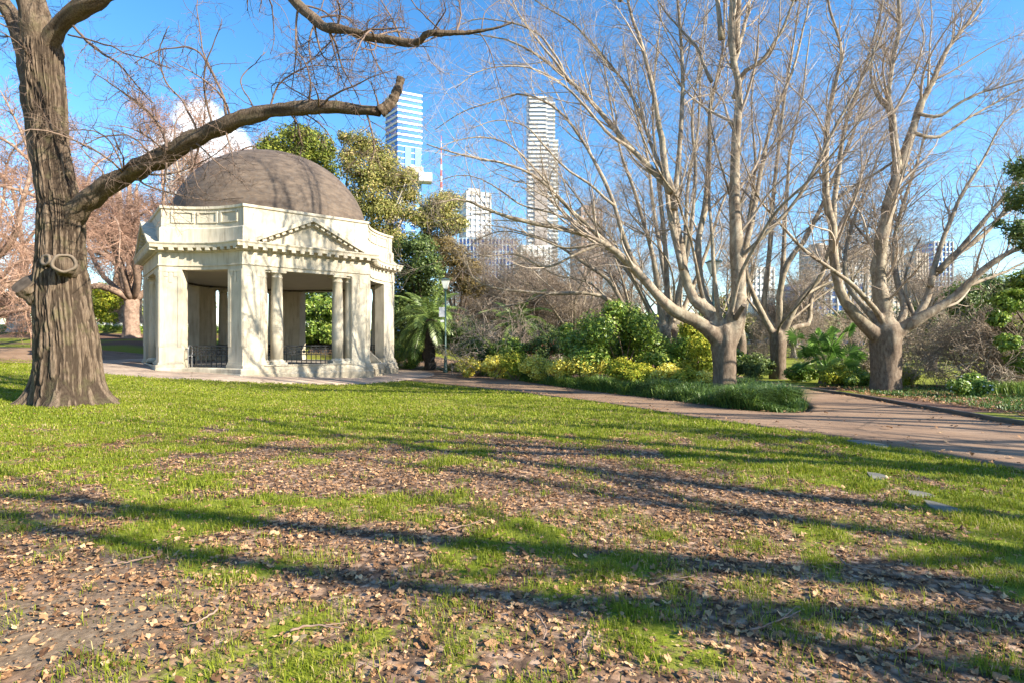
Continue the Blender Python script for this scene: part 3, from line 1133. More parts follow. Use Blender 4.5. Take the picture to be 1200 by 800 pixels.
def grow(rng, Pp, Rp, n, ln, ang, S, rr, up=0.0, wig=0.12, tmin=0.15, rmax=None, rend=0.35, sag=0.0, byr=False):
    """n side branches on the polylines Pp (N,S0,3)"""
    N, S0 = Rp.shape
    seg = np.linalg.norm(np.diff(Pp, axis=1), axis=2)
    Lp = seg.sum(1)
    w = Lp / Lp.sum()
    idx = rng.choice(N, n, p=w)
    t = tmin + (1 - tmin) * rng.rand(n) ** 0.85
    ft = t * (S0 - 1)
    i0 = np.minimum(ft.astype(int), S0 - 2)
    fr = (ft - i0)[:, None]
    pos = Pp[idx, i0] * (1 - fr) + Pp[idx, i0 + 1] * fr
    tan = Pp[idx, i0 + 1] - Pp[idx, i0]
    tan /= np.linalg.norm(tan, axis=1, keepdims=True) + 1e-9
    rad = Rp[idx, i0] * (1 - fr[:, 0]) + Rp[idx, i0 + 1] * fr[:, 0]
    v = rng.normal(size=(n, 3))
    per = v - tan * (v * tan).sum(1, keepdims=True)
    per /= np.linalg.norm(per, axis=1, keepdims=True) + 1e-9
    a = np.radians(rng.uniform(ang[0], ang[1], n))[:, None]
    d = tan * np.cos(a) + per * np.sin(a)
    L = rng.uniform(ln[0], ln[1], n) * (1.15 - 0.6 * t)
    Q = np.zeros((n, S, 3))
    Q[:, 0] = pos
    bend = rng.normal(size=(n, 3)) * wig
    for s in range(1, S):
        bend = bend * 0.7 + rng.normal(size=(n, 3)) * wig
        d = d + bend
        d[:, 2] += up * (1 - s / S) - sag * (s / S)
        d /= np.linalg.norm(d, axis=1, keepdims=True)
        Q[:, s] = Q[:, s - 1] + d * (L / (S - 1))[:, None]
    r0 = rad * rr
    if rmax:
        r0 = np.minimum(r0, rmax)
    r0 = np.maximum(r0, 0.003)
    k = np.linspace(0, 1, S)[None, :]
    R = r0[:, None] * (1 - (1 - rend) * k)
    return Q, np.maximum(R, 0.0026)


def limb(pts, d0, w0, w1, S=26, jit=0.012, seed=0, pw=1.0):
    """limb traced over the photograph; (px, py[, extra depth]) points and half-widths in pixels"""
    q = []
    n = len(pts)
    for i, p in enumerate(pts):
        dd = p[2] if len(p) > 2 else 0.0
        q.append(P(p[0], p[1], d0 + dd))
    q = resample(np.array(q), S)
    rng = np.random.RandomState(seed + int(pts[-1][0] * 7 + pts[-1][1]) % 9999)
    L = np.linalg.norm(np.diff(q, axis=0), axis=1).sum()
    j = rng.normal(size=(S, 3)) * jit * min(L, 6) * 0.35
    j[0] = 0
    j = (j + np.roll(j, 1, 0) + np.roll(j, -1, 0)) / 3
    j[0] = 0
    q = q + j
    k = np.linspace(0, 1, S) ** pw
    r = (w0 + (w1 - w0) * k) / F * d0
    wob = rng.normal(size=S) * .09
    r = r * (1 + (wob + np.roll(wob, 1)) * .5)
    return q, r


def end_dd(pts, dd):
    n = len(pts)
    return [(p[0], p[1], dd * i / (n - 1)) for i, p in enumerate(pts)]


def trunk_mesh(mb, rows, K=40, S=60, flare=0.3, bump=0.02, seed=0):
    """rows: (x, y, z, r)"""
    q = resample(np.array(rows, float), S)
    rng = np.random.RandomState(seed)
    a = np.arange(K) * 2 * np.pi / K
    loops = []
    z0 = q[0, 2]
    lob = rng.uniform(0, 6.28, 3)
    for i in range(S):
        x, y, z, r = q[i]
        h = z - z0
        fl = 1 + flare * math.exp(-h / 0.35) * (0.7 + 0.3 * np.sin(5 * a + lob[0]) + 0.25 * np.sin(3 * a + lob[1]))
        nn = (vnoise(np.cos(a) * 2 + 9 + seed, np.sin(a) * 2 + 9, z * 1.3) - 0.5) * 2 * bump * 3 + (vnoise(np.cos(a) * 6 + 9, np.sin(a) * 6 + 9 + seed, z * 3.0) - 0.5) * 2 * bump
        rr = r * fl + nn
        loops.append(np.stack([x + rr * np.cos(a), y + rr * np.sin(a), np.full(K, z)], 1))
    mb.loft(loops, True, True, True)


def auto_limbs(rng, base, n, length, tilt, az0=None, r0=0.22, S=22, up=0.06, wig=0.05, azs=None):
    Q, R = [], []
    for i in range(n):
        az = azs[i] if azs is not None else (2 * np.pi * (i + rng.uniform(-.25, .25)) / n + (az0 or 0))
        t = R_(rng.uniform(*tilt))
        d = np.array([math.cos(az) * math.sin(t), math.sin(az) * math.sin(t), math.cos(t)])
        L = rng.uniform(*length)
        p = np.array(base, float)
        q = [p.copy()]
        bend = rng.normal(size=3) * wig
        for s in range(1, S):
            bend = bend * 0.75 + rng.normal(size=3) * wig
            d = d + bend
            d[2] += up
            d /= np.linalg.norm(d)
            p = p + d * L / (S - 1)
            q.append(p.copy())
        Q.append(q)
        r = rng.uniform(0.75, 1.1) * r0
        k = np.linspace(0, 1, S)
        R.append(r * (1 - 0.92 * k ** 0.7))
    return np.array(Q), np.array(R)


def finish_tree(root, limbs, rng, bark, twigmat, n1=60, n2=500, n3=4000, l1=(2.0, 5.0), l2=(0.9, 2.1), l3=(0.3, 0.8), up=(0.12, 0.06, 0.03), ang=((22, 50), (25, 55), (25, 65)), sag=(0, 0, 0), wig=(0.07, 0.1, 0.14), K=(10, 6, 3), r3max=0.006, crown='crown', tm=0.22, r1=0.42, limb_parts=True, r2max=0.014, rmin=None):
    """side branches and twigs on the given limbs; each limb one part, the twig mass one part"""
    for (q, r) in limbs:
        if limb_parts:
            MB().tubes(q[None], r[None], 14 if r[0] > 0.08 else 9).build('limb', bark, root, True, True)
    S = limbs[0][0].shape[0]
    Pp, Rp = np.array([l[0] for l in limbs]), np.array([l[1] for l in limbs])
    Q1, R1 = grow(rng, Pp, Rp, n1, l1, ang[0], 12, r1, up[0], wig[0], tm, 0.055, 0.2, sag[0])
    Q2, R2 = grow(rng, np.concatenate([Q1]), R1, n2, l2, ang[1], 8, 0.55, up[1], wig[1], 0.1, r2max, 0.25, sag[1])
    Q2b, R2b = grow(rng, Pp, Rp, n2 // 3, l2, ang[1], 8, 0.3, up[1], wig[1], 0.35, r2max, 0.25, sag[1])
    Q2, R2 = np.concatenate([Q2, Q2b]), np.concatenate([R2, R2b])
    Q3, R3 = grow(rng, Q2, R2, n3, l3, ang[2], 6, 0.6, up[2], wig[2], 0.05, r3max, 0.5, sag[2])
    if rmin:
        R3 = np.maximum(R3, rmin)
    mb = MB()
    if not limb_parts:
        mb.tubes(Pp, Rp, 8)
    mb.tubes(Q1, R1, K[0] if K[0] < 8 else 7, rng.uniform(0.55, 1.0, len(Q1)))
    mb.tubes(Q2, R2, K[1] if K[1] < 6 else 5, rng.uniform(0.3, 0.9, len(Q2)))
    mb.tubes(Q3, R3, K[2], rng.uniform(0.0, 0.75, len(Q3)), cap=False)
    c = mb.build(crown, twigmat, root, True, True)
    return c


def gz(x, y):
    return float(H(x, y))


def blend_mesh(o, voxel=0.03, it=10, fac=0.5):
    """fuse the overlapping pieces of one mesh into one smooth skin"""
    m = o.modifiers.new('fuse', 'REMESH')
    m.mode = 'VOXEL'
    m.voxel_size = voxel
    m.use_smooth_shade = True
    k = o.modifiers.new('ease', 'SMOOTH')
    k.factor = fac
    k.iterations = it
    dg = bpy.context.evaluated_depsgraph_get()
    me = bpy.data.meshes.new_from_object(o.evaluated_get(dg))
    mat = list(o.data.materials)
    o.modifiers.clear()
    o.data = me
    if not me.materials:
        for x in mat:
            me.materials.append(x)
    return o


def plane_tree(name, label, base, d0, w, fork, traced, seed, n=(70, 600, 6000), extra=3, exl=(8, 13), group='bare plane trees beside the path', hm=14):
    """base/fork in photo pixels"""
    rng = np.random.RandomState(seed)
    b = P(base[0], base[1], d0)
    b[2] = gz(b[0], b[1])
    root = thing(name, label, 'tree', tuple(b), 0, group)
    f = P(fork[0], fork[1], d0)
    r = w / F * d0
    rows = [(b[0], b[1], b[2] - 0.25, r * 1.05), (b[0], b[1], b[2] + 0.3, r * 1.02), ((b[0] * .6 + f[0] * .4), d0, b[2] * .6 + f[2] * .4, r * 0.97), (f[0], f[1], f[2] - 0.15, r * 1.04), (f[0], f[1], f[2] + 0.2, r * 0.95), (f[0], f[1], f[2] + 0.55, r * 0.5)]
    limbs = []
    roots = []
    for (pts, w0, w1, dd) in traced:
        own = math.hypot(pts[0][0] - fork[0], pts[0][1] - fork[1]) < 14
        if own:
            pts = [(fork[0], fork[1] + w * 0.9)] + pts[1:]
        q, rr = limb(end_dd(pts, dd), d0, w0 * (.95 if own else .82), w1 * .66, seed=seed, pw=.62)
        limbs.append((q, rr))
        if own:
            roots.append((q, rr))
    if extra:
        Q, R = auto_limbs(rng, f, extra, exl, (22, 48), r0=r * 0.24, S=26, up=0.045)
        for q, rr in zip(Q, R):
            limbs.append((q, rr))
            roots.append((q, rr))
    mb = MB()
    trunk_mesh(mb, rows, 44, 60, 0.15, 0.014, seed)
    for q, rr in roots:
        L = np.r_[0, np.cumsum(np.linalg.norm(np.diff(q, axis=0), axis=1))]
        k = max(3, int(np.searchsorted(L, 2.4)))
        t = np.clip(1 - L[:k] / 2.4, 0, 1)
        mb.tubes(q[None, :k], (rr[:k] * (1.03 + .22 * t))[None], 16)
    blend_mesh(mb.build('trunk', M['plane'], root, True, True), 0.035 if d0 < 24 else 0.045, 14, 0.55)
    finish_tree(root, limbs, rng, M['plane'], M['twig_plane'], n[0], n[1], int(n[2] * 1.2), r3max=.005)
    return root


# the middle plane tree at the tip of the bed
mid_limbs = [
    ([(848, 398), (822, 378), (792, 363), (768, 342), (742, 312), (705, 284), (665, 268), (615, 258), (575, 246), (540, 232), (500, 240)], 9.5, 1.0, -2.0),
    ([(768, 342), (752, 325), (722, 295), (690, 265), (655, 232), (625, 205), (590, 190), (545, 182), (500, 168)], 5.5, 0.8, -3.0),
    ([(848, 396), (830, 365), (812, 350), (803, 325), (798, 295), (790, 245), (786, 222), (768, 203), (742, 176), (705, 131), (667, 94), (630, 64), (595, 46), (555, 40)], 9.5, 0.9, 1.5),
    ([(787, 225), (782, 205), (772, 142), (761, 86), (750, 45), (739, 15), (730, -30), (725, -80)], 6.0, 1.2, 0.8),
    ([(800, 315), (785, 250), (778, 205), (765, 175), (750, 131), (727, 90), (675, 30), (640, 8), (600, -20)], 5.0, 0.8, 2.5),
    ([(850, 395), (862, 375), (866, 330), (861, 250), (862, 180), (866, 110), (859, 65), (858, 0), (860, -80), (858, -160)], 11.0, 2.0, -0.5),
    ([(862, 60), (866, -20), (875, -120), (880, -240), (890, -340)], 5.5, 1.2, -1.0),
    ([(727, 0), (720, -80), (730, -170), (715, -260)], 4.0, 1.0, 1.0),
    ([(930, 0), (945, -90), (940, -190), (955, -290)], 4.0, 1.0, -1.0),
    ([(845, 45), (835, -60), (815, -170), (820, -290)], 4.0, 1.0, 1.5),
    ([(790, 245), (800, 120), (795, 0), (780, -120), (770, -230)], 5.0, 1.0, 2.5),
    ([(861, 115), (871, 86), (892, 72), (915, 37), (930, 0), (950, -50)], 4.2, 1.0, -1.5),
    ([(859, 75), (868, 45), (877, 10), (888, -60)], 4.5, 1.2, 1.0),
    ([(846, 396), (836, 370), (822, 335), (817, 285), (829, 225), (832, 130), (840, 90), (848, 45), (850, -20)], 7.0, 1.4, 2.0),
    ([(834, 95), (815, 55), (790, 25), (770, 0), (750, -30)], 2.8, 0.8, 2.0),
    ([(864, 320), (868, 300), (885, 285), (929, 240), (955, 195), (970, 165), (1000, 110), (1022, 65), (1040, 20)], 4.0, 0.9, -2.0),
    ([(866, 330), (880, 260), (892, 200), (905, 140), (930, 80), (945, 20), (955, -40)], 5.0, 1.0, 2.0),
    ([(752, 325), (735, 290), (720, 240), (700, 195), (680, 160), (650, 125), (610, 110), (580, 118), (545, 130), (510, 152)], 4.5, 0.7, 1.0),
    ([(667, 94), (650, 70), (625, 40), (605, 10), (595, -20)], 2.6, 0.8, 0.0),
    ([(742, 176), (715, 158), (680, 118), (650, 92), (618, 78), (590, 76), (560, 84), (535, 102)], 2.8, 0.6, -1.5),
    ([(690, 265), (650, 250), (610, 238), (575, 215), (545, 205), (512, 212)], 2.4, 0.6, 1.0),
    ([(655, 232), (630, 200), (598, 170), (570, 160), (535, 165), (510, 180)], 2.2, 0.6, -2.0),
    ([(705, 284), (665, 290), (630, 278), (590, 270), (560, 280), (540, 302)], 2.2, 0.6, 1.5),
    ([(667, 94), (640, 50), (612, 30), (560, 22), (520, 38)], 2.2, 0.6, 1.0),
    ([(720, 240), (690, 215), (655, 190), (620, 150), (585, 140), (550, 150)], 2.4, 0.6, -1.0),
    ([(705, 284), (670, 300), (640, 312), (605, 298), (570, 300), (545, 296)], 2.6, 0.7, -1.0),
]
MIDT = plane_tree('plane_tree', 'bare plane tree with a broad fork standing at the pointed tip of the bed', (848, 456), 18.6, 13.2, (848, 392), mid_limbs, 11, (300, 2400, 11500), 5)
# a little pruned stub on its fork
st = MB()
st.tubes([np.array([P(862, 372, 18.3), P(870, 360, 17.9), P(872, 357, 17.8)])], np.array([[0.10, 0.085, 0.075]]), 12)
st.build('pruned_stub', M['callus'], MIDT, False, True)

right_limbs = [
    ([(1036, 392), (1018, 385), (1000, 366), (985, 342), (977, 300), (976, 262), (968, 228), (969, 150), (979, 94), (986, 60), (972, 10), (965, -50)], 8.5, 1.1, -1.5),
    ([(976, 262), (980, 220), (988, 160), (995, 130), (1010, 90), (1030, 22), (1040, -40)], 4.5, 1.0, 1.0),
    ([(1038, 394), (1034, 360), (1030, 320), (1033, 285), (1042, 240), (1052, 205)], 11, 9, -0.4),
    ([(1052, 208), (1046, 140), (1040, 115), (1046, 70), (1054, 30), (1052, -20), (1050, -90)], 6.5, 1.2, -0.4),
    ([(1052, 206), (1064, 170), (1078, 125), (1095, 90), (1112, 55), (1140, 18), (1160, -20)], 8.0, 1.4, 0.5),
    ([(1075, 132), (1100, 135), (1140, 112), (1200, 92), (1240, 80)], 2.8, 0.8, -1),
    ([(1070, 155), (1100, 160), (1140, 135), (1200, 103), (1250, 85)], 2.8, 0.8, 1),
    ([(1038, 394), (1058, 384), (1081, 371), (1116, 350), (1144, 322), (1179, 297), (1205, 286), (1260, 265)], 8.5, 1.8, -2),
    ([(1070, 378), (1085, 350), (1095, 322), (1118, 300), (1140, 285), (1165, 262), (1190, 225), (1215, 185)], 6.5, 1.5, 1),
    ([(1090, 335), (1099, 298), (1120, 242), (1142, 202), (1152, 185), (1176, 142), (1205, 120)], 4.5, 0.9, 1.5),
    ([(1100, 318), (1125, 290), (1150, 262), (1180, 225), (1205, 196), (1240, 160)], 5.0, 1.2, -1),
    ([(1044, 390), (1060, 365), (1055, 340), (1050, 322), (1048, 290), (1054, 255), (1075, 190), (1090, 140)], 5.5, 1.2, 2),
    ([(1075, 375), (1066, 355), (1060, 330), (1068, 300), (1080, 275)], 3.4, 1.0, 1),
    ([(1041, 128), (1030, 116), (1022, 95), (1022, 68), (1030, 30), (1035, -10)], 2.6, 0.8, 0),
    ([(1060, 180), (1030, 200), (990, 225), (960, 255), (920, 290), (880, 330)], 2.5, 0.6, 1.5),
    ([(1130, 335), (1160, 325), (1190, 312), (1230, 290)], 3.2, 1.0, 0.5),
]
RIGT = plane_tree('plane_tree', 'largest bare plane tree on the right, its trunk half sunlit beside the kerb', (1038, 452), 20.5, 15.8, (1038, 388), right_limbs, 29, (220, 2000, 10000), 3)

back_limbs = [
    ([(910, 395), (903, 380), (895, 362), (899, 322), (902, 280), (906, 230), (915, 150), (925, 80), (938, 0), (945, -60)], 4.6, 0.9, 1),
    ([(913, 395), (914, 370), (913, 350), (920, 315), (932, 295), (944, 280), (965, 235), (985, 190), (1010, 130), (1030, 70)], 5.5, 0.9, -1),
    ([(913, 350), (918, 300), (921, 240), (925, 180), (940, 110), (950, 30)], 4.5, 0.9, 2),
    ([(915, 395), (930, 383), (948, 378), (951, 350), (969, 325), (1000, 298), (1040, 270), (1070, 262)], 4.2, 0.8, 2),
    ([(917, 390), (925, 372), (941, 346), (962, 322), (972, 287), (995, 245), (1010, 200), (1040, 150)], 4.4, 0.8, -2),
    ([(905, 384), (885, 350), (872, 310), (878, 255), (885, 190), (880, 110), (890, 40)], 4.0, 0.8, -1),
    ([(941, 346), (962, 335), (1000, 320), (1040, 300)], 2.4, 0.7, 1),
]
plane_tree('plane_tree', 'bare plane tree between the fork of the path and the fan palm', (912, 439), 27.5, 8.8, (912, 396), back_limbs, 37, (120, 1000, 6500), 3)

low_limbs = [
    ([(772, 392), (752, 385), (739, 376), (712, 350), (683, 342), (640, 343), (595, 339), (567, 332), (552, 322), (543, 296), (530, 282)], 4.6, 0.9, -1.5),
    ([(775, 390), (752, 372), (733, 358), (712, 327), (685, 308), (645, 282), (600, 268), (560, 262)], 4.6, 0.7, 1),
    ([(776, 388), (760, 360), (740, 325), (715, 290), (690, 250), (665, 215), (640, 190)], 4.6, 0.8, 2),
    ([(778, 386), (772, 345), (762, 290), (745, 230), (728, 180), (715, 120), (705, 60)], 5.0, 0.8, 0),
    ([(780, 386), (782, 340), (778, 270), (770, 200), (765, 130), (770, 60), (775, 0)], 4.6, 0.8, 2),
    ([(780, 388), (795, 340), (808, 280), (815, 210), (812, 140), (820, 70), (830, 0)], 4.6, 0.8, 0),
    ([(712, 350), (690, 330), (655, 322), (620, 308), (590, 312)], 2.0, 0.6, 1),
    ([(640, 343), (610, 355), (575, 362), (550, 372)], 1.8, 0.6, -0.5),
]
plane_tree('plane_tree', 'bare plane tree behind the glossy bush with one long low arching limb', (780, 418), 27.0, 8.5, (778, 390), low_limbs, 41, (90, 900, 7500), 2)

stub_limbs = [
    ([(794, 378), (779, 379), (765, 374), (750, 372), (745, 371)], 5.5, 4.6, -0.5),
    ([(794, 382), (784, 345), (775, 300), (765, 240), (758, 180), (740, 110), (730, 40)], 4.4, 0.8, 2),
    ([(794, 382), (797, 340), (802, 290), (806, 220), (818, 150), (822, 80), (830, 10)], 4.4, 0.8, 1),
    ([(794, 382), (806, 350), (824, 305), (842, 250), (860, 200), (880, 140)], 4.2, 0.8, 2),
]
plane_tree('plane_tree', 'slender pale plane tree with a short cut side limb above the bush', (795, 420), 33.0, 6.3, (794, 380), stub_limbs, 43, (70, 700, 5500), 3)

# further planes of the same avenue, each grown to its own pattern
for i, (px, d, hgt, seed, lab) in enumerate([
        (742, 44, 12.5, 51, 'distant bare plane tree behind the bush, left of the slender pale one'),
        (868, 42, 12.5, 52, 'distant bare plane tree between the forked tree and the bushes by the path'),
        (672, 52, 13.0, 53, 'distant bare plane tree above the gap left of the glossy bush'),
        (1000, 44, 12.0, 54, 'distant bare plane tree behind the fan palm'),
        (830, 58, 14.0, 55, 'farthest bare plane tree seen behind the street lamp'),
        (1085, 60, 12.0, 56, 'distant bare plane tree beyond the sunny strip of lawn')]):
    rng = np.random.RandomState(seed)
    x, y = (px - 600) / F * d, d
    z = gz(x, y)
    root = thing('plane_tree', lab, 'tree', (x, y, z), 0, 'distant bare plane trees')
    mb = MB()
    trunk_mesh(mb, [(x, y, z - .2, .42), (x, y, z + .4, .38), (x, y, z + 2.0, .36), (x, y, z + 2.6, .3), (x, y, z + 3, .12)], 18, 20, .2, .02, seed)
    mb.build('trunk', M['plane'], root, True, True)
    Q, R = auto_limbs(rng, (x, y, z + 2.3), 9, (hgt * .75, hgt * 1.05), (12, 46), r0=0.14, S=22, up=0.05)
    finish_tree(root, [(q, r) for q, r in zip(Q, R)], rng, M['plane'], M['twig_plane'], 80, 700, 4200, rmin=0.008, l3=(0.4, 1.0))

# planes to the right of and behind the photographer: they throw the long shadows over the lawn
for i, (x, y, hgt, seed, n, a0, a1, t0, t1, m1, m2) in enumerate([
        (20.5, -3.4, 15, 61, 7, 190, 330, 6, 34, 26, 60), (16.8, -1.6, 14, 62, 5, 205, 290, 14, 46, 18, 40), (25.5, 4.5, 15, 63, 9, 180, 360, 5, 32, 50, 160),
        (23.5, .2, 15, 65, 8, 190, 330, 5, 34, 44, 120), (19.0, .6, 14, 66, 5, 205, 285, 12, 40, 14, 40), (14.5, -4.6, 13, 67, 3, 150, 330, 6, 24, 10, 30)]):
    rng = np.random.RandomState(seed)
    z = gz(x, y)
    root = thing('plane_tree', 'bare plane tree on the lawn behind the photographer, casting long shadows', 'tree', (x, y, z), 0, 'plane trees behind the photographer')
    mb = MB()
    trunk_mesh(mb, [(x, y, z - .2, .5), (x, y, z + .4, .47), (x, y, z + 2.2, .45), (x, y, z + 2.8, .36), (x, y, z + 3.2, .15)], 24, 24, .2, .02, seed)
    mb.build('trunk', M['plane'], root, True, True)
    azs = [R_(a0 + (a1 - a0) * (k + rng.uniform(.1, .9)) / n) for k in range(n)]
    Q, R = auto_limbs(rng, (x, y, z + 2.5), n, (hgt * .85, hgt * 1.15), (t0, t1), r0=0.30, S=22, up=0.02, wig=0.05, azs=azs)
    finish_tree(root, [(q, r) for q, r in zip(Q, R)], rng, M['plane'], M['twig_plane'], m1, m2, 120, r1=.6)

# ------------------------------------------------------------------ the old elm on the left


def elm():
    d0 = 14.5
    rng = np.random.RandomState(5)
    rows = [(478, 84, 54), (470, 84, 50), (462, 83, 47), (450, 81, 43), (435, 80, 40), (415, 79, 38), (395, 78, 36.5), (370, 75, 34.5), (350, 73, 33.5), (330, 72, 32), (312, 72, 29), (290, 72, 26.5), (262, 72, 26), (238, 70, 25), (215, 66, 23), (180, 61, 21), (150, 58, 21), (110, 55, 22), (80, 52, 22), (62, 51, 23), (48, 50, 21), (38, 50, 14)]
    b = P(84, 470, d0)
    gzv = gz(b[0], b[1])
    root = thing('elm_tree', 'massive old elm with deeply furrowed bark and sawn limb stubs at the left', 'tree', (b[0], b[1], gzv))
    q = []
    for (py, px, hw) in rows:
        p = P(px, py, d0)
        q.append((p[0], p[1], p[2], hw / F * d0 * (.86 if py > 290 else .88)))
    q = np.array(q)
    shift = gzv - q[1, 2]
    w = np.clip((q[:, 2] - 4) / -4.0, 0, 1)
    q[:, 2] += shift * w
    q = resample(q, 330)
    K = 220
    a = np.arange(K) * 2 * np.pi / K
    z0 = gzv
    V, T = [], []
    for i in range(len(q)):
        x, y, z, r = q[i]
        h = max(z - z0, -0.2)
        butt = math.exp(-max(h, 0) / 0.55)
        fl = 1 + butt * (0.12 * np.sin(4 * a + 0.6) + 0.09 * np.sin(7 * a + 1.9) + 0.06 * np.sin(3 * a + 4.0)) + 0.12 * math.exp(-max(h, 0) / 0.16) * (0.6 + np.sin(5 * a + 2.2) + .6 * np.sin(9 * a + .4))
        warp = (vnoise(np.cos(a) * 3 + 20, np.sin(a) * 3 + 20, z * 0.9) - 0.5) * 1.6
        f1 = vnoise(np.cos(a) * 11 + 30 + warp, np.sin(a) * 11 + 30 + warp, z * 1.25)
        f2 = vnoise(np.cos(a) * 26 + 50 + warp, np.sin(a) * 26 + 50 - warp, z * 3.0)
        f3 = vnoise(np.cos(a) * 40 + 50, np.sin(a) * 40 + 50, z * 9)
        ridge = 1 - np.abs(2 * f1 - 1)
        ridge2 = 1 - np.abs(2 * f2 - 1)
        fur = np.clip(1.25 * ridge * 0.6 + ridge2 * 0.4, 0, 1)          # 1 on a furrow line
        big = (vnoise(np.cos(a) * 1.7 + 3, np.sin(a) * 1.7 + 3, z * 0.5) - 0.5) * 0.16
        rr = r * fl + big * 0.6 - sstep(0.58, 0.95, fur) * 0.06 + (f3 - .5) * 0.02
        V.append(np.stack([x + rr * np.cos(a), y + rr * np.sin(a), np.full(K, z)], 1))
        T.append(1 - sstep(0.55, 0.95, fur))
    mb = MB()
    mb.loft(V, True, False, True)
    mb.t = [np.concatenate(T)]
    mb.build('trunk', M['elm'], root, True, True)

    def L(pts, w0, w1, dd, S=40):
        q_, r_ = limb(end_dd(pts, dd), d0, w0, w1, S=S, jit=0.01, seed=3)
        return q_, r_

    def bark_limb(q_, r_, name='limb', K=28):
        S = len(q_)
        mb = MB()
        # wobble radius for knotty bark
        T_ = np.gradient(q_, axis=0)
        T_ /= np.linalg.norm(T_, axis=1, keepdims=True)
        ref = np.eye(3)[np.argmin(np.abs(q_[-1] - q_[0]))]
        A = np.cross(T_, ref)
        A /= np.linalg.norm(A, axis=1, keepdims=True)
        B = np.cross(T_, A)
        aa = np.arange(K) * 2 * np.pi / K
        s = np.r_[0, np.cumsum(np.linalg.norm(np.diff(q_, axis=0), axis=1))]
        nn = 1 + (vnoise(np.cos(aa)[None, :] * 2.5 + 9, np.sin(aa)[None, :] * 2.5 + 9, s[:, None] * 2.5) - .5) * 0.34 + (vnoise(np.cos(aa)[None, :] * 7 + 9, np.sin(aa)[None, :] * 7 + 9, s[:, None] * 5) - .5) * 0.16
        rr = r_[:, None] * nn
        V = q_[:, None, :] + rr[..., None] * (np.cos(aa)[None, :, None] * A[:, None, :] + np.sin(aa)[None, :, None] * B[:, None, :])
        mb.loft(V, True, True, True)
        mb.t = [np.clip((nn.ravel() - 0.8) * 2.5, 0.25, 1)]
        return mb.build(name, M['elm'], root, True, True)

    reach = limb([(66, 282, .1), (82, 255, 0), (100, 237, -.05), (125, 217, -.2), (160, 199, -.5), (195, 180, -.8), (230, 160, -1.1), (265, 145, -1.4), (300, 133, -1.6), (345, 126, -1.9), (400, 126, -2.1), (445, 131, -2.2)], d0, 12.5, 4.8, S=60, jit=.008, seed=3)
    up_stub = L([(440, 131), (451, 122), (457, 110), (461, 97)], 5.6, 3.6, 0)
    up_stub = (up_stub[0] + (reach[0][-1] - up_stub[0][0]) , up_stub[1])
    left_stem = L([(66, 246), (50, 205), (42, 150), (36, 100), (28, 60), (15, 22), (-2, -8), (-30, -60), (-60, -130)], 12, 6, 1.5)
    main_up = L([(50, 66), (44, 30), (32, -10), (14, -60), (0, -140)], 16, 8, -0.6)
    right_up = L([(52, 60), (64, 38), (78, 22), (96, 8), (120, -4), (170, -40), (240, -66), (310, -36), (345, 0), (365, 20), (382, 31), (400, 34), (440, 44), (487, 50), (500, 41), (512, 38)], 10, 2.8, -3.0, 70)
    right_tip = L([(510, 38), (532, 38), (552, 36), (568, 33), (582, 28)], 2.8, 0.6, 0)
    right_tip = (right_tip[0] + (right_up[0][-1] - right_tip[0][0]), right_tip[1])
    high = L([(32, -10), (60, -60), (120, -110), (200, -150), (290, -150)], 9, 3, -2)
    for l in (reach, up_stub, left_stem, main_up, right_up, right_tip, high):
        bark_limb(*l)
    # sawn stubs
    s1 = L([(72, 358), (54, 348), (38, 338), (29, 331)], 19, 14.5, -0.5, 20)
    bark_limb(s1[0], s1[1], 'cut_stub')
    s2 = L([(78, 318), (77, 312), (75, 308)], 13, 10, -0.78, 12)
    s2 = (s2[0], s2[1])
    o2 = bark_limb(s2[0], s2[1], 'cut_stub', 32)
    # pale callus ring and brown rotten heart on the round cut, facing the viewer
    c = s2[0][-1]
    dirv = s2[0][-1] - s2[0][-4]
    dirv /= np.linalg.norm(dirv)
    rad = s2[1][-1]

    def disc(c_, n_, prof, mat, par, name):
        n_ = n_ / np.linalg.norm(n_)
        u = np.cross(n_, [0, 0, 1.0])
        u /= np.linalg.norm(u)
        v = np.cross(n_, u)
        aa = np.arange(28) * 2 * np.pi / 28
        loops = []
        for (r_, h_) in prof:
            wob = 1 + 0.06 * np.sin(2 * aa + 1) + 0.04 * np.sin(5 * aa)
            loops.append(c_ + n_ * h_ + (r_ * wob)[:, None] * (np.cos(aa)[:, None] * u + np.sin(aa)[:, None] * v))
        MB().loft(loops, True, False, name != 'callus_ring').build(name, mat, par, True, True)
    ring = [(rad * 0.98, -0.12), (rad * 1.1, -0.04), (rad * 1.08, 0.02), (rad * 0.97, 0.05), (rad * 0.84, 0.04), (rad * 0.76, -0.02)]
    disc(c, dirv, ring, M['callus'], o2, 'callus_ring')
    disc(c, dirv, [(rad * 0.8, -0.005), (rad * 0.6, -0.03), (rad * 0.3, -0.03), (0.01, -0.03)], M['hollow'], o2, 'rotten_heart')
    c3 = P(54, 304, d0 - 0.58)
    k3 = MB()
    n3 = np.array([-0.25, -0.95, 0.1])
    n3 /= np.linalg.norm(n3)
    k3.tubes([np.array([c3 - n3 * 0.4, c3 - n3 * 0.2, c3])], np.array([[.2, .17, .14]]), 18)
    ko = k3.build('cut_stub', M['elm'], root, True, True)
    disc(c3, n3, [(0.13, -0.02), (0.165, 0.0), (0.15, 0.04), (0.10, 0.03), (0.08, 0.0)], M['callus'], ko, 'callus_ring')
    disc(c3, n3, [(0.09, 0.005), (0.05, -0.02), (0.01, -0.02)], M['hollow'], ko, 'rotten_heart')
    # dark sawn face of the left stub and pale one of the reaching limb's end
    e1 = s1[0][-1] - s1[0][-3]
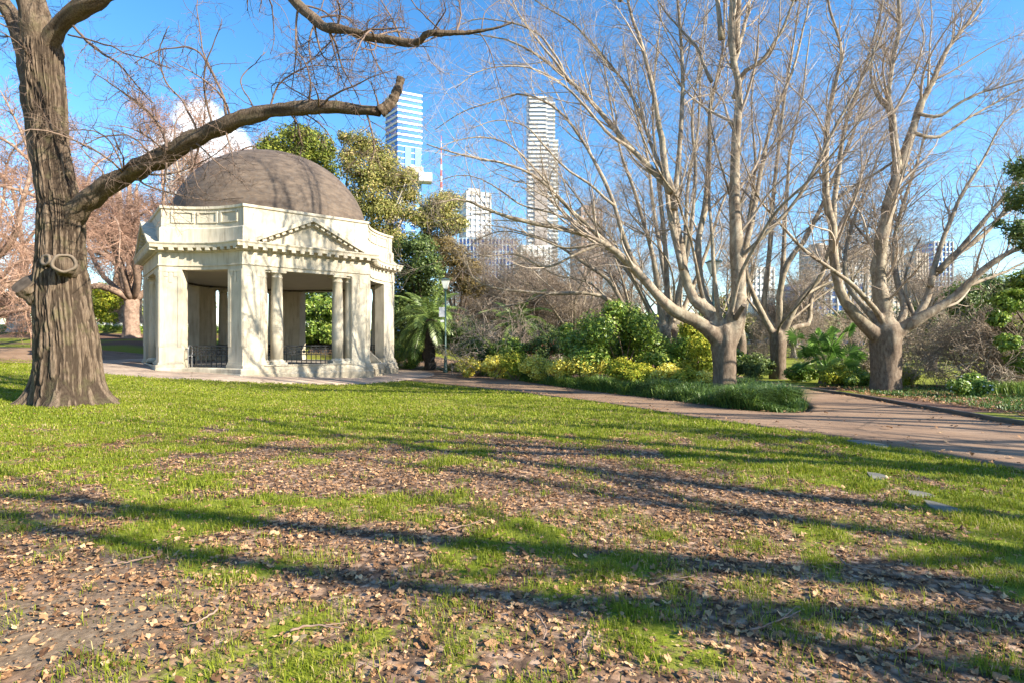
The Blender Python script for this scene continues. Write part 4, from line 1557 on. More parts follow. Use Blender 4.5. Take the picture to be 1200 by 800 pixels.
    disc(s1[0][-1], e1, [(s1[1][-1] * 1.0, 0.0), (s1[1][-1] * .7, 0.012), (.01, 0.014)], M['bark_dark'], root, 'sawn_face')
    # traced side shoots
    shoots = [
        ([(268, 140), (262, 115), (250, 86), (238, 66), (222, 55), (200, 56), (178, 62), (158, 74)], 1.7, .5, -.5),
        ([(250, 86), (240, 65), (234, 40), (231, 5), (232, -30)], 1.0, .4, 0),
        ([(195, 176), (190, 152), (172, 128), (150, 112), (130, 98), (110, 84)], 1.8, .5, .3),
        ([(178, 188), (168, 170), (148, 158), (120, 160), (95, 172)], 1.3, .5, -.3),
        ([(300, 132), (292, 115), (282, 92), (300, 72), (310, 60)], 1.1, .4, .4),
        ([(232, 156), (215, 120), (195, 95), (186, 60), (200, 30)], 1.3, .4, -1),
        ([(195, 190), (193, 210), (191, 238), (196, 252)], 1.2, .5, .3),
        ([(230, 168), (255, 190), (275, 205), (292, 222)], 1.0, .4, .2),
        ([(345, 130), (346, 150), (344, 165)], 1.0, .5, 0),
        ([(390, 128), (350, 108), (330, 96), (318, 100), (320, 112)], 1.0, .4, 0),
        ([(385, 33), (392, 60), (400, 90), (410, 110)], 1.2, .4, .4),
        ([(430, 42), (440, 70), (455, 95)], 1.0, .4, -.3),
        ([(370, 26), (362, 50), (366, 78), (372, 100)], 1.2, .4, -.5),
        ([(400, 34), (375, 60), (355, 75), (345, 62)], 1.1, .4, .6),
        ([(470, 48), (462, 25), (450, 5), (440, -20)], 1.2, .5, .4),
        ([(535, 38), (540, 15), (536, -10)], 1.4, .5, .4),
        ([(520, 38), (490, 10), (470, -20)], 1.0, .5, .4),
        ([(86, 30), (110, 55), (140, 75), (165, 105), (180, 120)], 1.6, .5, -.6),
        ([(80, 40), (120, 50), (150, 62), (200, 78)], 1.2, .5, -.8),
    ]
    sh = [limb(end_dd(p, dd), d0 - 1.2, w0, w1, S=26, jit=.02, seed=9) for (p, w0, w1, dd) in shoots]
    shP, shR = np.array([s_[0] for s_ in sh]), np.array([s_[1] for s_ in sh])
    big = [reach, left_stem, main_up, right_up, right_tip, high]
    bP = np.array([resample(l[0], 40) for l in big])
    bR = np.array([np.interp(np.linspace(0, 1, 40), np.linspace(0, 1, len(l[1])), l[1]) for l in big])
    Q1, R1 = grow(rng, bP, bR, 100, (1.2, 3.4), (35, 80), 12, 0.35, 0.0, 0.1, 0.2, 0.028, 0.25, 0.05)
    allP = np.concatenate([Q1, np.array([resample(s_, 12) for s_ in shP])])
    allR = np.concatenate([R1, shR[:, ::2][:, :12]])
    Q2, R2 = grow(rng, allP, allR, 900, (0.5, 1.5), (30, 70), 8, 0.5, 0.0, 0.16, 0.1, 0.010, 0.4, 0.05)
    Q3, R3 = grow(rng, Q2, R2, 7000, (0.2, 0.6), (30, 70), 6, 0.6, 0.0, 0.2, 0.05, 0.0045, 0.6, 0.02)
    mb = MB()
    mb.tubes(shP, shR, 6, rng.uniform(.2, .6, len(shP)))
    mb.tubes(Q1, R1, 6, rng.uniform(.3, .8, len(Q1)))
    mb.tubes(Q2, R2, 4, rng.uniform(.1, .8, len(Q2)))
    mb.tubes(Q3, R3, 3, rng.uniform(0, .7, len(Q3)), cap=False)
    mb.build('crown', M['twig_elm'], root, True, True)


elm()

# ------------------------------------------------------------------ background bare trees on the left


def bare_tree(label, x, y, hgt, trunk_h, r, seed, bark, twig, nl=8, tilt=(25, 65), n=(90, 900, 7000), group='russet bare trees behind the elm', rmin=0.011, spread=0.75, up=0.02, trunk_mat=None, name='elm_tree'):
    rng = np.random.RandomState(seed)
    z = gz(x, y)
    root = thing(name, label, 'tree', (x, y, z), 0, group)
    mb = MB()
    trunk_mesh(mb, [(x, y, z - .3, r * 1.15), (x, y, z + .4, r * 1.0), (x, y, z + trunk_h * .6, r * .9), (x, y, z + trunk_h, r * .85), (x, y, z + trunk_h + .5, r * .3)], 24, 28, .3, .03, seed)
    mb.build('trunk', trunk_mat or bark, root, True, True)
    Q, R = auto_limbs(rng, (x, y, z + trunk_h - .1), nl, (hgt * spread * .8, hgt * spread * 1.2), tilt, r0=r * .5, S=22, up=up, wig=0.10)
    finish_tree(root, [(q, rr) for q, rr in zip(Q, R)], rng, bark, twig, n[0], n[1], n[2], l1=(2, 4.5), l2=(1, 2.4), l3=(.5, 1.2), up=(.02, .01, .0), sag=(0.02, .03, .03), ang=((30, 70), (30, 70), (30, 75)), wig=(.12, .15, .2), rmin=rmin, r3max=0.012)
    return root


bare_tree('russet bare tree with a pale short trunk on the rise left of the elm', -43.5, 48.5, 22, 2.6, .75, 71, M['bark_pink'], M['twig_red'], 9, (25, 70), trunk_mat=M['limewash'])
bare_tree('broad russet bare tree filling the sky between the elm and the rotunda', -30.5, 44, 26, 3.0, .6, 72, M['bark_brown'], M['twig_red'], 10, (20, 68), (150, 1700, 15000))
bare_tree('russet bare tree further back between the elm and the rotunda dome', -34, 58, 30, 4, .6, 73, M['bark_pink'], M['twig_red'], 9, (20, 60), (140, 1600, 13000), rmin=.013)
bare_tree('russet bare tree whose thick limb enters at the left edge behind the elm', -29.5, 27, 16, 2.4, .6, 74, M['bark_brown'], M['twig_red'], 9, (30, 72), (100, 1000, 8000), rmin=.008)
bare_tree('tall russet bare tree in the back row at the left edge', -58, 64, 31, 4, .7, 75, M['bark_pink'], M['twig_red'], 9, (20, 62), (140, 1500, 12000), rmin=.014)
# three straight brown trunks in the back row
for i, (px, lab) in enumerate([(139, 'leftmost of three straight brown trunks beside the rotunda'), (152, 'middle one of three straight brown trunks beside the rotunda'), (160, 'straight brown trunk nearest the rotunda in the back row')]):
    d = 60 + 3 * i
    x = (px - 600) / F * d
    rng = np.random.RandomState(80 + i)
    z = gz(x, d)
    root = thing('tall_tree', lab, 'tree', (x, d, z), 0, 'straight brown trunks in the back row')
    mb = MB()
    trunk_mesh(mb, [(x, d, z - .3, .62), (x, d, z + 4, .52), (x + .2, d, z + 9, .42), (x, d, z + 14, .25), (x, d, z + 17, .06)], 18, 40, .25, .04, i)
    mb.build('trunk', M['bark_pink'], root, True, True)
    Q, R = auto_limbs(rng, (x, d, z + 7), 6, (5, 8), (30, 70), r0=.16, S=16, up=.0, wig=.1)
    finish_tree(root, [(q, rr) for q, rr in zip(Q, R)], rng, M['bark_pink'], M['twig_red'], 40, 300, 2400, l1=(1.5, 3), l3=(.5, 1.2), rmin=.014, r3max=.014)

# ------------------------------------------------------------------ foliage


def leaf_cloud(rng, centres, radii, n, size, flat=0.75, shell=0.55, aspect=2.0, upb=0.35, droop=0.0):
    """n leaf blades spread through the clumps; each blade is a small folded diamond"""
    centres = np.asarray(centres, float)
    radii = np.asarray(radii, float)
    w = radii ** 2
    idx = rng.choice(len(centres), n, p=w / w.sum())
    v = rng.normal(size=(n, 3))
    v /= np.linalg.norm(v, axis=1, keepdims=True)
    rad = shell + (1 - shell) * rng.rand(n)
    rad = np.where(rng.rand(n) < 0.25, rng.rand(n), rad)
    # break the outline up with small sprays
    sub = rng.normal(size=(len(centres), 40, 3))
    sub /= np.linalg.norm(sub, axis=2, keepdims=True)
    tgt = sub[idx, rng.randint(0, 40, n)]
    v = v * 0.45 + tgt
    v /= np.linalg.norm(v, axis=1, keepdims=True)
    bumpy = 0.78 + 0.34 * vnoise(tgt[:, 0] * 9 + idx, tgt[:, 1] * 9 + 5, tgt[:, 2] * 9 + 7)
    pos = centres[idx] + v * (radii[idx] * rad * bumpy)[:, None] * np.array([1, 1, flat])
    nrm = v + np.array([0, 0, upb]) + rng.normal(size=(n, 3)) * 0.55
    nrm /= np.linalg.norm(nrm, axis=1, keepdims=True)
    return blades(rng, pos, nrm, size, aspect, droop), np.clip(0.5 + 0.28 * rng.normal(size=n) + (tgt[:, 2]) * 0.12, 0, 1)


def blades(rng, pos, nrm, size, aspect=2.0, droop=0.0):
    n = len(pos)
    a = rng.normal(size=(n, 3))
    a[:, 2] -= droop
    a -= nrm * (a * nrm).sum(1, keepdims=True)
    a /= np.linalg.norm(a, axis=1, keepdims=True) + 1e-9
    b = np.cross(nrm, a)
    s = size * rng.uniform(0.6, 1.35, n)[:, None]
    V = np.stack([pos - a * s * .5, pos + b * s * .5 / aspect + nrm * s * .08, pos + a * s * .5, pos - b * s * .5 / aspect + nrm * s * .08], 1)
    return V


def leaf_mesh(V, tint):
    n = len(V)
    mb = MB()
    i = np.arange(n)[:, None] * 4
    mb.add(V.reshape(-1, 3), np.concatenate([i + np.array([[0, 1, 2]]), i + np.array([[0, 2, 3]])]), np.repeat(tint, 4))
    return mb


def clump_px(lst, d, ddr=0.0, rng=None):
    C, Rr = [], []
    for (px, py, r) in lst:
        dd = d + (rng.uniform(-ddr, ddr) if rng is not None else 0)
        C.append(P(px, py, dd))
        Rr.append(r / F * dd)
    return np.array(C), np.array(Rr)


def leafy(name, label, cat, base, C, Rr, n, size, mat, seed, stems=None, bark=None, group=None, part='crown', flat=.8, shell=.5, aspect=2.0, upb=.35, trunk=None, droop=0.0):
    rng = np.random.RandomState(seed)
    x, y = base
    z = gz(x, y)
    root = thing(name, label, cat, (x, y, z), 0, group)
    V, t = leaf_cloud(rng, C, Rr, n, size, flat, shell, aspect, upb, droop)
    V[..., 2] = np.maximum(V[..., 2], z + 0.02)
    leaf_mesh(V, t).build(part, mat, root, False, True)
    if bark is not None:
        # trunk (if any) and limbs reaching the clumps
        Q, R = [], []
        top = np.array([x, y, z + (trunk[1] if trunk else 0.05)])
        for c, rc in zip(C, Rr):
            e = c + rng.normal(size=3) * rc * .25
            m1 = top * .6 + e * .4 + np.array([0, 0, -.08 * np.linalg.norm(e - top)]) + rng.normal(size=3) * .06 * np.linalg.norm(e - top)
            Q.append(resample(np.array([top, m1, e]), 12))
            r0 = trunk[0] * .45 if trunk else .035
            R.append(np.linspace(r0, max(.012, r0 * .2), 12))
        mb = MB()
        mb.tubes(np.array(Q), np.array(R), 7)
        mb.build('limbs' if False else ('branch_frame'), bark, root, True, True)
        if trunk:
            mb = MB()
            r = trunk[0]
            trunk_mesh(mb, [(x, y, z - .2, r * 1.2), (x, y, z + .4, r), (x + r * .3, y, z + trunk[1] * .5, r * .9), (x, y, z + trunk[1], r * .7), (x, y, z + trunk[1] + .3, r * .3)], 20, 24, .3, .03, seed)
            mb.build('trunk', bark, root, True, True)
    return root


def basept(px, d):
    return ((px - 600) / F * d, d)


rng0 = np.random.RandomState(99)
C, Rr = clump_px([(343, 172, 34), (318, 178, 22), (368, 168, 27), (330, 205, 42), (372, 200, 30), (350, 235, 45), (310, 235, 35), (340, 280, 50), (385, 178, 12), (352, 158, 18)], 50, 2.5, rng0)
leafy('evergreen_tree', 'bright green rounded evergreen rising behind the left of the dome', 'tree', basept(345, 50), C, Rr, 38000, .27, M['coniferleaf'], 101, bark=M['bark_dark'], trunk=(.5, 5), aspect=1.7)
C, Rr = clump_px([(424, 168, 20), (443, 185, 24), (408, 187, 15), (428, 205, 24), (452, 205, 22), (470, 212, 18), (478, 228, 15), (415, 232, 20), (442, 240, 26), (462, 248, 20), (482, 250, 12), (436, 275, 24), (462, 280, 22), (405, 160, 10), (455, 300, 22), (425, 300, 24), (480, 205, 10)], 47, 2.0, rng0)
leafy('gum_tree', 'olive gum tree with gaps in its clumped crown right of the dome', 'tree', basept(440, 47), C, Rr * 1.22, 44000, .26, M['gumleaf'], 102, shell=.25, bark=M['bark_grey'], trunk=(.42, 6), aspect=2.6, droop=.4, flat=.85)
C, Rr = clump_px([(512, 240, 20), (527, 236, 16), (497, 258, 16), (522, 260, 20), (536, 262, 13), (505, 280, 16)], 58, 2, rng0)
leafy('gum_tree', 'smaller olive gum tree just right of the blue tower', 'tree', basept(518, 58), C, Rr * 1.2, 20000, .28, M['gumleaf'], 103, shell=.25, bark=M['bark_grey'], trunk=(.35, 6), aspect=2.4, droop=.4)
C, Rr = clump_px([(488, 292, 24), (478, 318, 25), (500, 312, 22), (482, 345, 28), (505, 340, 22), (470, 370, 25), (500, 372, 26), (478, 395, 22)], 46, 2, rng0)
leafy('evergreen_tree', 'dark green evergreen mass behind the right end of the rotunda', 'tree', basept(485, 46), C, Rr * 1.2, 26000, .24, M['darkleaf'], 104, shell=.3, bark=M['bark_dark'], trunk=(.3, 3))
C, Rr = clump_px([(535, 300, 20), (520, 285, 16), (550, 312, 18), (535, 325, 22), (515, 305, 16), (555, 335, 18)], 52, 2, rng0)
leafy('oak_tree', 'tan leaved tree still holding dry foliage behind the date palm', 'tree', basept(535, 52), C, Rr, 13000, .24, M['autumn'], 105, bark=M['bark_brown'], trunk=(.3, 3))
C, Rr = clump_px([(372, 350, 22), (358, 365, 18), (388, 362, 20), (372, 385, 26), (350, 395, 18), (392, 392, 20), (405, 375, 16)], 46, 1.5, rng0)
leafy('evergreen_tree', 'glossy green bushy tree seen through the open middle of the rotunda', 'tree', basept(372, 46), C, Rr, 15000, .26, M['bush'], 106, bark=M['bark_dark'], trunk=(.14, 1.0))
C, Rr = clump_px([(120, 340, 14), (128, 352, 15), (115, 360, 14), (125, 372, 13), (138, 345, 9)], 56, 1, rng0)
leafy('lime_tree', 'small lime green tree glowing between the elm and the rotunda', 'tree', basept(122, 56), C, Rr, 8000, .24, M['limeleaf'], 107, bark=M['bark_dark'], trunk=(.12, 1.4))
# the big glossy bush of the bed
C, Rr = clump_px([(702, 385, 30), (735, 372, 26), (678, 402, 24), (715, 408, 34), (752, 405, 32), (785, 412, 26), (805, 402, 22), (748, 385, 30), (690, 420, 26), (770, 425, 28), (815, 420, 18), (665, 388, 14), (720, 362, 16)], 25.5, 1.3, rng0)
leafy('camellia_bush', 'large glossy green bush behind the yellow shrubs, left of the forked plane', 'bush', basept(735, 25.5), C, Rr, 30000, .15, M['bush'], 108, bark=M['bark_brown'], aspect=1.8)
C, Rr = clump_px([(820, 405, 20), (832, 425, 18), (810, 385, 16), (805, 432, 16)], 22.5, .7, rng0)
leafy('green_shrub', 'pale green shrub close behind the forked plane trunk', 'shrub', basept(822, 22.5), C, Rr, 9000, .12, M['limeleaf'], 109, bark=M['bark_brown'])

# yellow variegated shrubs of the bed, each its own plant
ysh = [(548, 424, 10, 30.5, 'yellow'), (580, 424, 13, 29, 'yellow'), (604, 420, 13, 28, 'lime'), (630, 425, 15, 26.5, 'yellow'), (660, 428, 13, 25, 'yellow'), (690, 424, 17, 24.3, 'yellow'), (728, 428, 15, 22.8, 'lime'), (752, 436, 14, 21.5, 'lime'), (782, 436, 14, 20.8, 'yellow'), (806, 440, 13, 20.2, 'lime'), (826, 442, 12, 19.6, 'yellow')]
ylab = ['small pale yellow shrub at the lamp post end of the yellow row', 'pale yellow shrub second from the lamp post end of the row', 'lime green shrub between two pale yellow ones left of the glossy bush',
        'bright yellow shrub below the bare grey shrub', 'low yellow shrub at the left foot of the glossy bush', 'broadest yellow shrub in front of the glossy bush', 'lime green shrub right of the broadest yellow one',
        'lime green shrub midway between glossy bush and forked plane', 'yellow tinged shrub left of the forked plane', 'lime green shrub close to the left of the forked plane trunk', 'low yellow shrub touching the forked plane trunk on its left']
for i, (px, py, r, d, kd) in enumerate(ysh):
    C, Rr = clump_px([(px, py - 1, r * 1.1), (px - r * .8, py + 3, r * .8), (px + r * .8, py + 2, r * .85), (px, py + 9, r)], d, .4, rng0)
    leafy('variegated_shrub', ylab[i], 'shrub', basept(px, d), C, Rr, 3600, .11, M['yellowleaf'] if kd == 'yellow' else M['limeleaf'], 120 + i, bark=M['bark_brown'], group='yellow and lime shrubs along the bed')
# more shrubs
for i, (px, py, r, d, mat, n, sz, lab) in enumerate([
        (462, 408, 14, 40, 'bush', 5000, .15, 'bright green shrub beside the right corner of the rotunda'),
        (482, 412, 12, 39, 'bush', 4500, .15, 'green shrub between the rotunda corner and the lamp post'),
        (560, 405, 17, 32, 'darkleaf', 6000, .14, 'dark green shrub right of the lamp post'),
        (596, 404, 15, 31, 'bush', 5000, .13, 'mid green shrub under the bare grey shrub'),
        (636, 402, 14, 30, 'darkleaf', 5000, .13, 'dark shrub with red bracts left of the glossy bush'),
        (884, 424, 16, 27, 'darkleaf', 6000, .12, 'dark shrub behind the branching path, left of the back plane'),
        (862, 418, 14, 28, 'bush', 5000, .12, 'green shrub just right of the forked plane trunk across the path'),
        (545, 388, 26, 37, 'darkleaf', 10000, .16, 'dark green shrub behind the lamp post shrub row, right of the palm'),
        (622, 385, 20, 38, 'darkleaf', 7000, .16, 'dark green shrub behind the bare grey shrub'),
        (655, 395, 17, 33, 'darkleaf', 6000, .15, 'dark green shrub filling the gap left of the glossy bush'),
        (940, 432, 13, 25.5, 'bush', 5000, .12, 'green shrub at the foot of the back plane tree'),
        (985, 436, 15, 23, 'limeleaf', 5000, .13, 'bright green leafy plant between the fan palm and the large plane'),
        (1008, 440, 12, 22.5, 'bush', 4000, .12, 'low green plant beside the sunlit trunk of the large plane'),
        (1060, 436, 10, 23, 'limeleaf', 3000, .12, 'small lime plant right of the large plane trunk'),
        (1138, 447, 16, 17.5, 'bush', 6500, .10, 'white flowered low bush at the right beyond the kerb')]):
    C, Rr = clump_px([(px, py, r), (px - r * .9, py + 4, r * .75), (px + r * .9, py + 4, r * .75), (px, py + 9, r)], d, .5, rng0)
    root = leafy('garden_shrub', lab, 'shrub', basept(px, d), C, Rr, n, sz, M[mat], 140 + i, bark=M['bark_brown'], group='garden shrubs')
    if i in (4, 14):
        V, t = leaf_cloud(np.random.RandomState(i), C, Rr * 1.08, 110 if i == 14 else 260, .07, .8, .95, 1.2, 1.0)
        leaf_mesh(V, t).build('blossom', M['white_petal'] if i == 14 else M['red_petal'], root, False, True)

# evergreens at the right edge
C, Rr = clump_px([(1188, 352, 20), (1193, 388, 22), (1170, 372, 13), (1205, 420, 24), (1210, 330, 25), (1180, 400, 14)], 19.5, .8, rng0)
leafy('evergreen_tree', 'yellow green leafy small tree at the right edge above the bare shrub', 'tree', basept(1215, 19.5), C, Rr, 9000, .15, M['bush'], 160, bark=M['bark_dark'], trunk=(.12, 1.6))
C, Rr = clump_px([(1196, 196, 18), (1205, 225, 24), (1188, 238, 13), (1192, 268, 18), (1172, 262, 8), (1215, 280, 25), (1230, 230, 35)], 15, .7, rng0)
leafy('evergreen_tree', 'dark leafy bough reaching in at the right edge below mid height', 'tree', (17.5, 15.5), C, Rr, 7000, .11, M['darkleaf'], 161, bark=M['bark_dark'], trunk=(.2, 4.5), aspect=2.4)
C, Rr = clump_px([(1090, 385, 20), (1075, 395, 14), (1108, 392, 16), (1095, 370, 14), (1085, 408, 12)], 36, 1, rng0)
leafy('evergreen_tree', 'small dark crowned tree standing on the sunny lawn at the right', 'tree', basept(1092, 36), C, Rr, 9000, .18, M['darkleaf'], 162, bark=M['bark_dark'], trunk=(.32, 1.6))
C, Rr = clump_px([(1130, 350, 28), (1165, 340, 28), (1195, 345, 28), (1120, 375, 22), (1160, 370, 28), (1230, 350, 40), (1200, 390, 30)], 42, 2, rng0)
leafy('evergreen_tree', 'dark green tree behind the weeping bare shrub at the right', 'tree', basept(1165, 42), C, Rr, 16000, .26, M['darkleaf'], 163, bark=M['bark_dark'], trunk=(.3, 2))

# flower bed with white blossom on the left rise
for i, (x0, x1, y, lab) in enumerate([(-45, -33.0, 49.5, 'low hedge with white blossom on the rise behind the elm'), (-31.5, -24.0, 50, 'low white blossomed hedge seen through the left bay of the rotunda')]):
    r_ = np.random.RandomState(170 + i)
    n = int((x1 - x0) * 2.2)
    xs = np.linspace(x0, x1, n)
    C = np.array([(xx, y + r_.uniform(-.3, .3), gz(xx, y) + .35) for xx in xs])
    root = leafy('flower_hedge', lab, 'hedge', ((x0 + x1) / 2, y), C, np.full(n, .5), 9000, .13, M['bush'], 171 + i)
    V, t = leaf_cloud(r_, C + [0, 0, .25], np.full(n, .45), 1500, .12, .5, .9, 1.1, 1.2)
    leaf_mesh(V, t).build('blossom', M['white_petal'], root, False, True)

# ------------------------------------------------------------------ bare shrubs


def bare_shrub(label, px, d, hgt, spread, seed, twig, n=(26, 200, 1600, 6000), sag=.10, rmin=.007, base_off=0.0):
    rng = np.random.RandomState(seed)
    x, y = basept(px, d)
    z = gz(x, y)
    root = thing('bare_shrub', label, 'shrub', (x, y, z), 0, 'bare twiggy shrubs')
    Q, R = auto_limbs(rng, (x, y, z), n[0], (hgt * .8, hgt * 1.35), (10, spread), r0=.07, S=22, up=-.01, wig=.09)
    st = MB()
    st.tubes(Q, R, 7, rng.uniform(.3, .9, len(Q)))
    st.build('stems', twig, root, True, True)
    Q1, R1 = grow(rng, Q, R, n[1], (hgt * .25, hgt * .6), (25, 70), 10, .5, 0, .12, .3, .025, .3, sag)
    Q2, R2 = grow(rng, Q1, R1, n[2], (.4, 1.2), (25, 70), 7, .55, 0, .16, .1, .012, .5, sag)
    Q3, R3 = grow(rng, Q2, R2, n[3], (.25, .7), (25, 70), 5, .6, 0, .2, .05, .007, .6, sag)
    mb = MB()
    mb.tubes(Q1, R1, 5, rng.uniform(.3, 1, n[1]))
    mb.tubes(Q2, np.maximum(R2, rmin), 4, rng.uniform(.2, 1, n[2]), cap=False)
    mb.tubes(Q3, np.maximum(R3, rmin), 3, rng.uniform(0, 1, n[3]), cap=False)
    for a in mb.v:
        a[:, 2] = np.maximum(a[:, 2], gz(x, y) + .02)
    mb.build('twigs', twig, root, True, True)


bare_shrub('weeping bare shrub with a tangle of pale twigs at the right beyond the lawn bed', 1158, 21.5, 3.4, 70, 181, M['twig_grey'], (30, 260, 2400, 9000))
bare_shrub('bare grey shrub spreading over the bed between the date palm and the glossy bush', 592, 33, 4.2, 66, 182, M['twig_grey'], (34, 200, 900, 2400), .05)
bare_shrub('bare twiggy shrub behind the large plane trunk', 1012, 31, 4.2, 55, 183, M['twig_grey'], (24, 200, 1500, 6000), .06)
# the grey brown twiggy trees closing the view in the centre
for i, (px, d, hgt, lab) in enumerate([(565, 58, 12.5, 'grey brown twiggy tree in the centre distance, right of the tan leaved tree'), (610, 62, 13.5, 'grey brown twiggy tree in the centre distance below the pale office block'),
                                       (655, 60, 13, 'grey brown twiggy tree in the centre distance below the tall striped tower'), (700, 66, 13.5, 'grey brown twiggy tree in the distance above the glossy bush'), (930, 64, 9.5, 'grey brown twiggy tree far behind the back plane tree'), (1150, 58, 11, 'grey brown twiggy tree in the distance at the right')]):
    x, y = basept(px, d)
    bare_tree(lab, x, y, hgt, 1.2, .28, 190 + i, M['bark_grey'], M['twig_grey'], 15, (12, 66), (180, 2400, 19000), 'twiggy trees in the distance', .013, .85, .03, name='bare_tree')

# ------------------------------------------------------------------ palms


def date_palm(label, px, d, th, nf, fl, seed, rt=.35):
    rng = np.random.RandomState(seed)
    x, y = basept(px, d)
    z = gz(x, y)
    root = thing('date_palm', label, 'palm', (x, y, z), 0)
    mb = MB()
    trunk_mesh(mb, [(x, y, z - .2, rt * 1.15), (x, y, z + .4, rt), (x, y, z + th * .7, rt * .95), (x, y, z + th, rt * 1.15), (x, y, z + th + .3, rt * .5)], 18, 30, .15, .07, seed)
    mb.build('trunk', M['bark_dark'], root, True, True)
    for f in range(nf):
        az = f * 2.4 + rng.uniform(-.2, .2)
        t = (f + .5) / nf
        el = R_(78 - 105 * t + rng.uniform(-6, 6))
        dv = np.array([math.cos(az) * math.cos(el), math.sin(az) * math.cos(el), math.sin(el)])
        L = fl * rng.uniform(.85, 1.1)
        S = 22
        p = np.array([x, y, z + th + .15])
        pts = [p]
        for s in range(1, S):
            dv = dv + np.array([0, 0, -.075])
            dv /= np.linalg.norm(dv)
            p = p + dv * L / (S - 1)
            pts.append(p)
        pts = np.array(pts)
        fm = MB()
        fm.tubes(pts[None], np.linspace(.035, .008, S)[None], 5, [.6])
        tang = np.gradient(pts, axis=0)
        tang /= np.linalg.norm(tang, axis=1, keepdims=True)
        side = np.cross(tang, [0, 0, 1.0])
        side /= np.linalg.norm(side, axis=1, keepdims=True) + 1e-6
        nl = 46
        ts = np.linspace(.12, .99, nl) * (S - 1)
        i0 = np.minimum(ts.astype(int), S - 2)
        fr = (ts - i0)[:, None]
        pp = pts[i0] * (1 - fr) + pts[i0 + 1] * fr
        for sg in (1, -1):
            ll = (.16 + .62 * np.sin(np.pi * np.clip(ts / (S - 1), 0.05, .97)) ** .6)[:, None] * fl / 4.0
            dr = side[i0] * sg + tang[i0] * .75 + np.array([0, 0, -.22]) + rng.normal(size=(nl, 3)) * .08
            dr /= np.linalg.norm(dr, axis=1, keepdims=True)
            wv = np.cross(dr, np.cross(side[i0], tang[i0]))
            wv /= np.linalg.norm(wv, axis=1, keepdims=True) + 1e-6
            tip = pp + dr * ll + np.array([0, 0, -.06])
            m = pp + dr * ll * .5
            w = .03 * fl / 4
            V = np.stack([pp, m + wv * w, tip, m - wv * w], 1)
            i = np.arange(nl)[:, None] * 4
            fm.add(V.reshape(-1, 3), np.concatenate([i + np.array([[0, 1, 2]]), i + np.array([[0, 2, 3]])]), np.repeat(np.clip(rng.normal(.5 + (.2 if el > 0 else -.25), .18, nl), 0, 1), 4))
        fm.build('frond', M['palm'], root, False, True)


date_palm('date palm with arching fronds between the rotunda and the bare shrub', 503, 38, 3.2, 34, 3.4, 201)
date_palm('smaller date palm whose fronds show above the bare grey shrub', 604, 36, 3.0, 24, 2.8, 202, .26)


def fan_palm(label, px, d, seed):
    rng = np.random.RandomState(seed)
    x, y = basept(px, d)
    z = gz(x, y)
    root = thing('fan_palm', label, 'palm', (x, y, z), 0)
    mb = MB()
    trunk_mesh(mb, [(x, y, z - .2, .2), (x, y, z + .3, .18), (x, y, z + .6, .19), (x, y, z + .8, .08)], 14, 12, .1, .04, seed)
    mb.build('trunk', M['bark_brown'], root, True, True)
    for f in range(38):
        az = f * 2.4 + rng.uniform(-.3, .3)
        el = R_(rng.uniform(5, 85))
        dv = np.array([math.cos(az) * math.cos(el), math.sin(az) * math.cos(el), math.sin(el)])
        L = rng.uniform(.8, 2.0) * (1.0 if el > .6 else .8)
        p0 = np.array([x, y, z + .6])
        p1 = p0 + dv * L + np.array([0, 0, -.12 * math.cos(el)])
        fm = MB()
        fm.tubes(resample(np.array([p0, (p0 + p1) / 2 + [0, 0, .08], p1]), 8)[None], np.full((1, 8), .012), 5, [.7])
        side = np.cross(dv, [0, 0, 1.0]) + rng.normal(size=3) * .35
        side /= np.linalg.norm(side)
        face = dv * .8 + np.array([0, 0, .1]) + rng.normal(size=3) * .3
        face -= side * (face @ side)
        face /= np.linalg.norm(face)
        upv = np.cross(side, face)
        rr = rng.uniform(.45, .75)
        tone = np.clip(rng.normal(.5, .25), 0, 1)
        nseg = 17
        for q_ in range(nseg):
            a = R_(-125 + 250 * (q_ + .5) / nseg)
            dr = face * math.cos(a) + side * math.sin(a)
            ln = rr * rng.uniform(.88, 1.05) * (1 - .25 * abs(a) / 2.2)
            m = p1 + dr * ln * .62
            tip = p1 + dr * ln + np.array([0, 0, -.22 * ln])
            wv = np.cross(dr, upv)
            wv /= np.linalg.norm(wv) + 1e-6
            w = rr * .034
            fm.add(np.array([p1, m + wv * w + upv * .02, tip, m - wv * w - upv * .02]), np.array([[0, 1, 2], [0, 2, 3]]), np.clip(tone + rng.uniform(-.15, .15), 0, 1))
        fm.build('frond', M['fanpalm'], root, False, True)


fan_palm('bushy fan palm with sunlit pleated leaves left of the large plane', 968, 24.5, 211)

# ------------------------------------------------------------------ far trees closing the horizon
fr = np.random.RandomState(300)
nfar = 0
for px in list(range(-60, 240, 42)) + list(range(455, 1330, 36)):
    d = fr.uniform(85, 125)
    hgt = fr.uniform(5.5, 10.5)
    x = (px + fr.uniform(-10, 10) - 600) / F * d
    z = gz(x, d)
    C = np.array([(x + fr.uniform(-.35, .35) * hgt, d + fr.uniform(-.2, .2) * hgt, z + hgt * fr.uniform(.3, .85)) for _ in range(9)])
    Rr = fr.uniform(.17, .3, 9) * hgt
    far_mat = [M['farleaf'], M['darkleaf'], M['gumleaf'], M['autumn']][fr.choice(4, p=[.45, .25, .2, .1])]
    leafy('far_tree', 'rounded leafy tree in the far tree line beyond the garden', 'tree', (x, d), C, Rr, 3200, .6, far_mat, 400 + nfar, bark=M['bark_dark'], trunk=(.22, hgt * .3), group='far tree line')
    nfar += 1

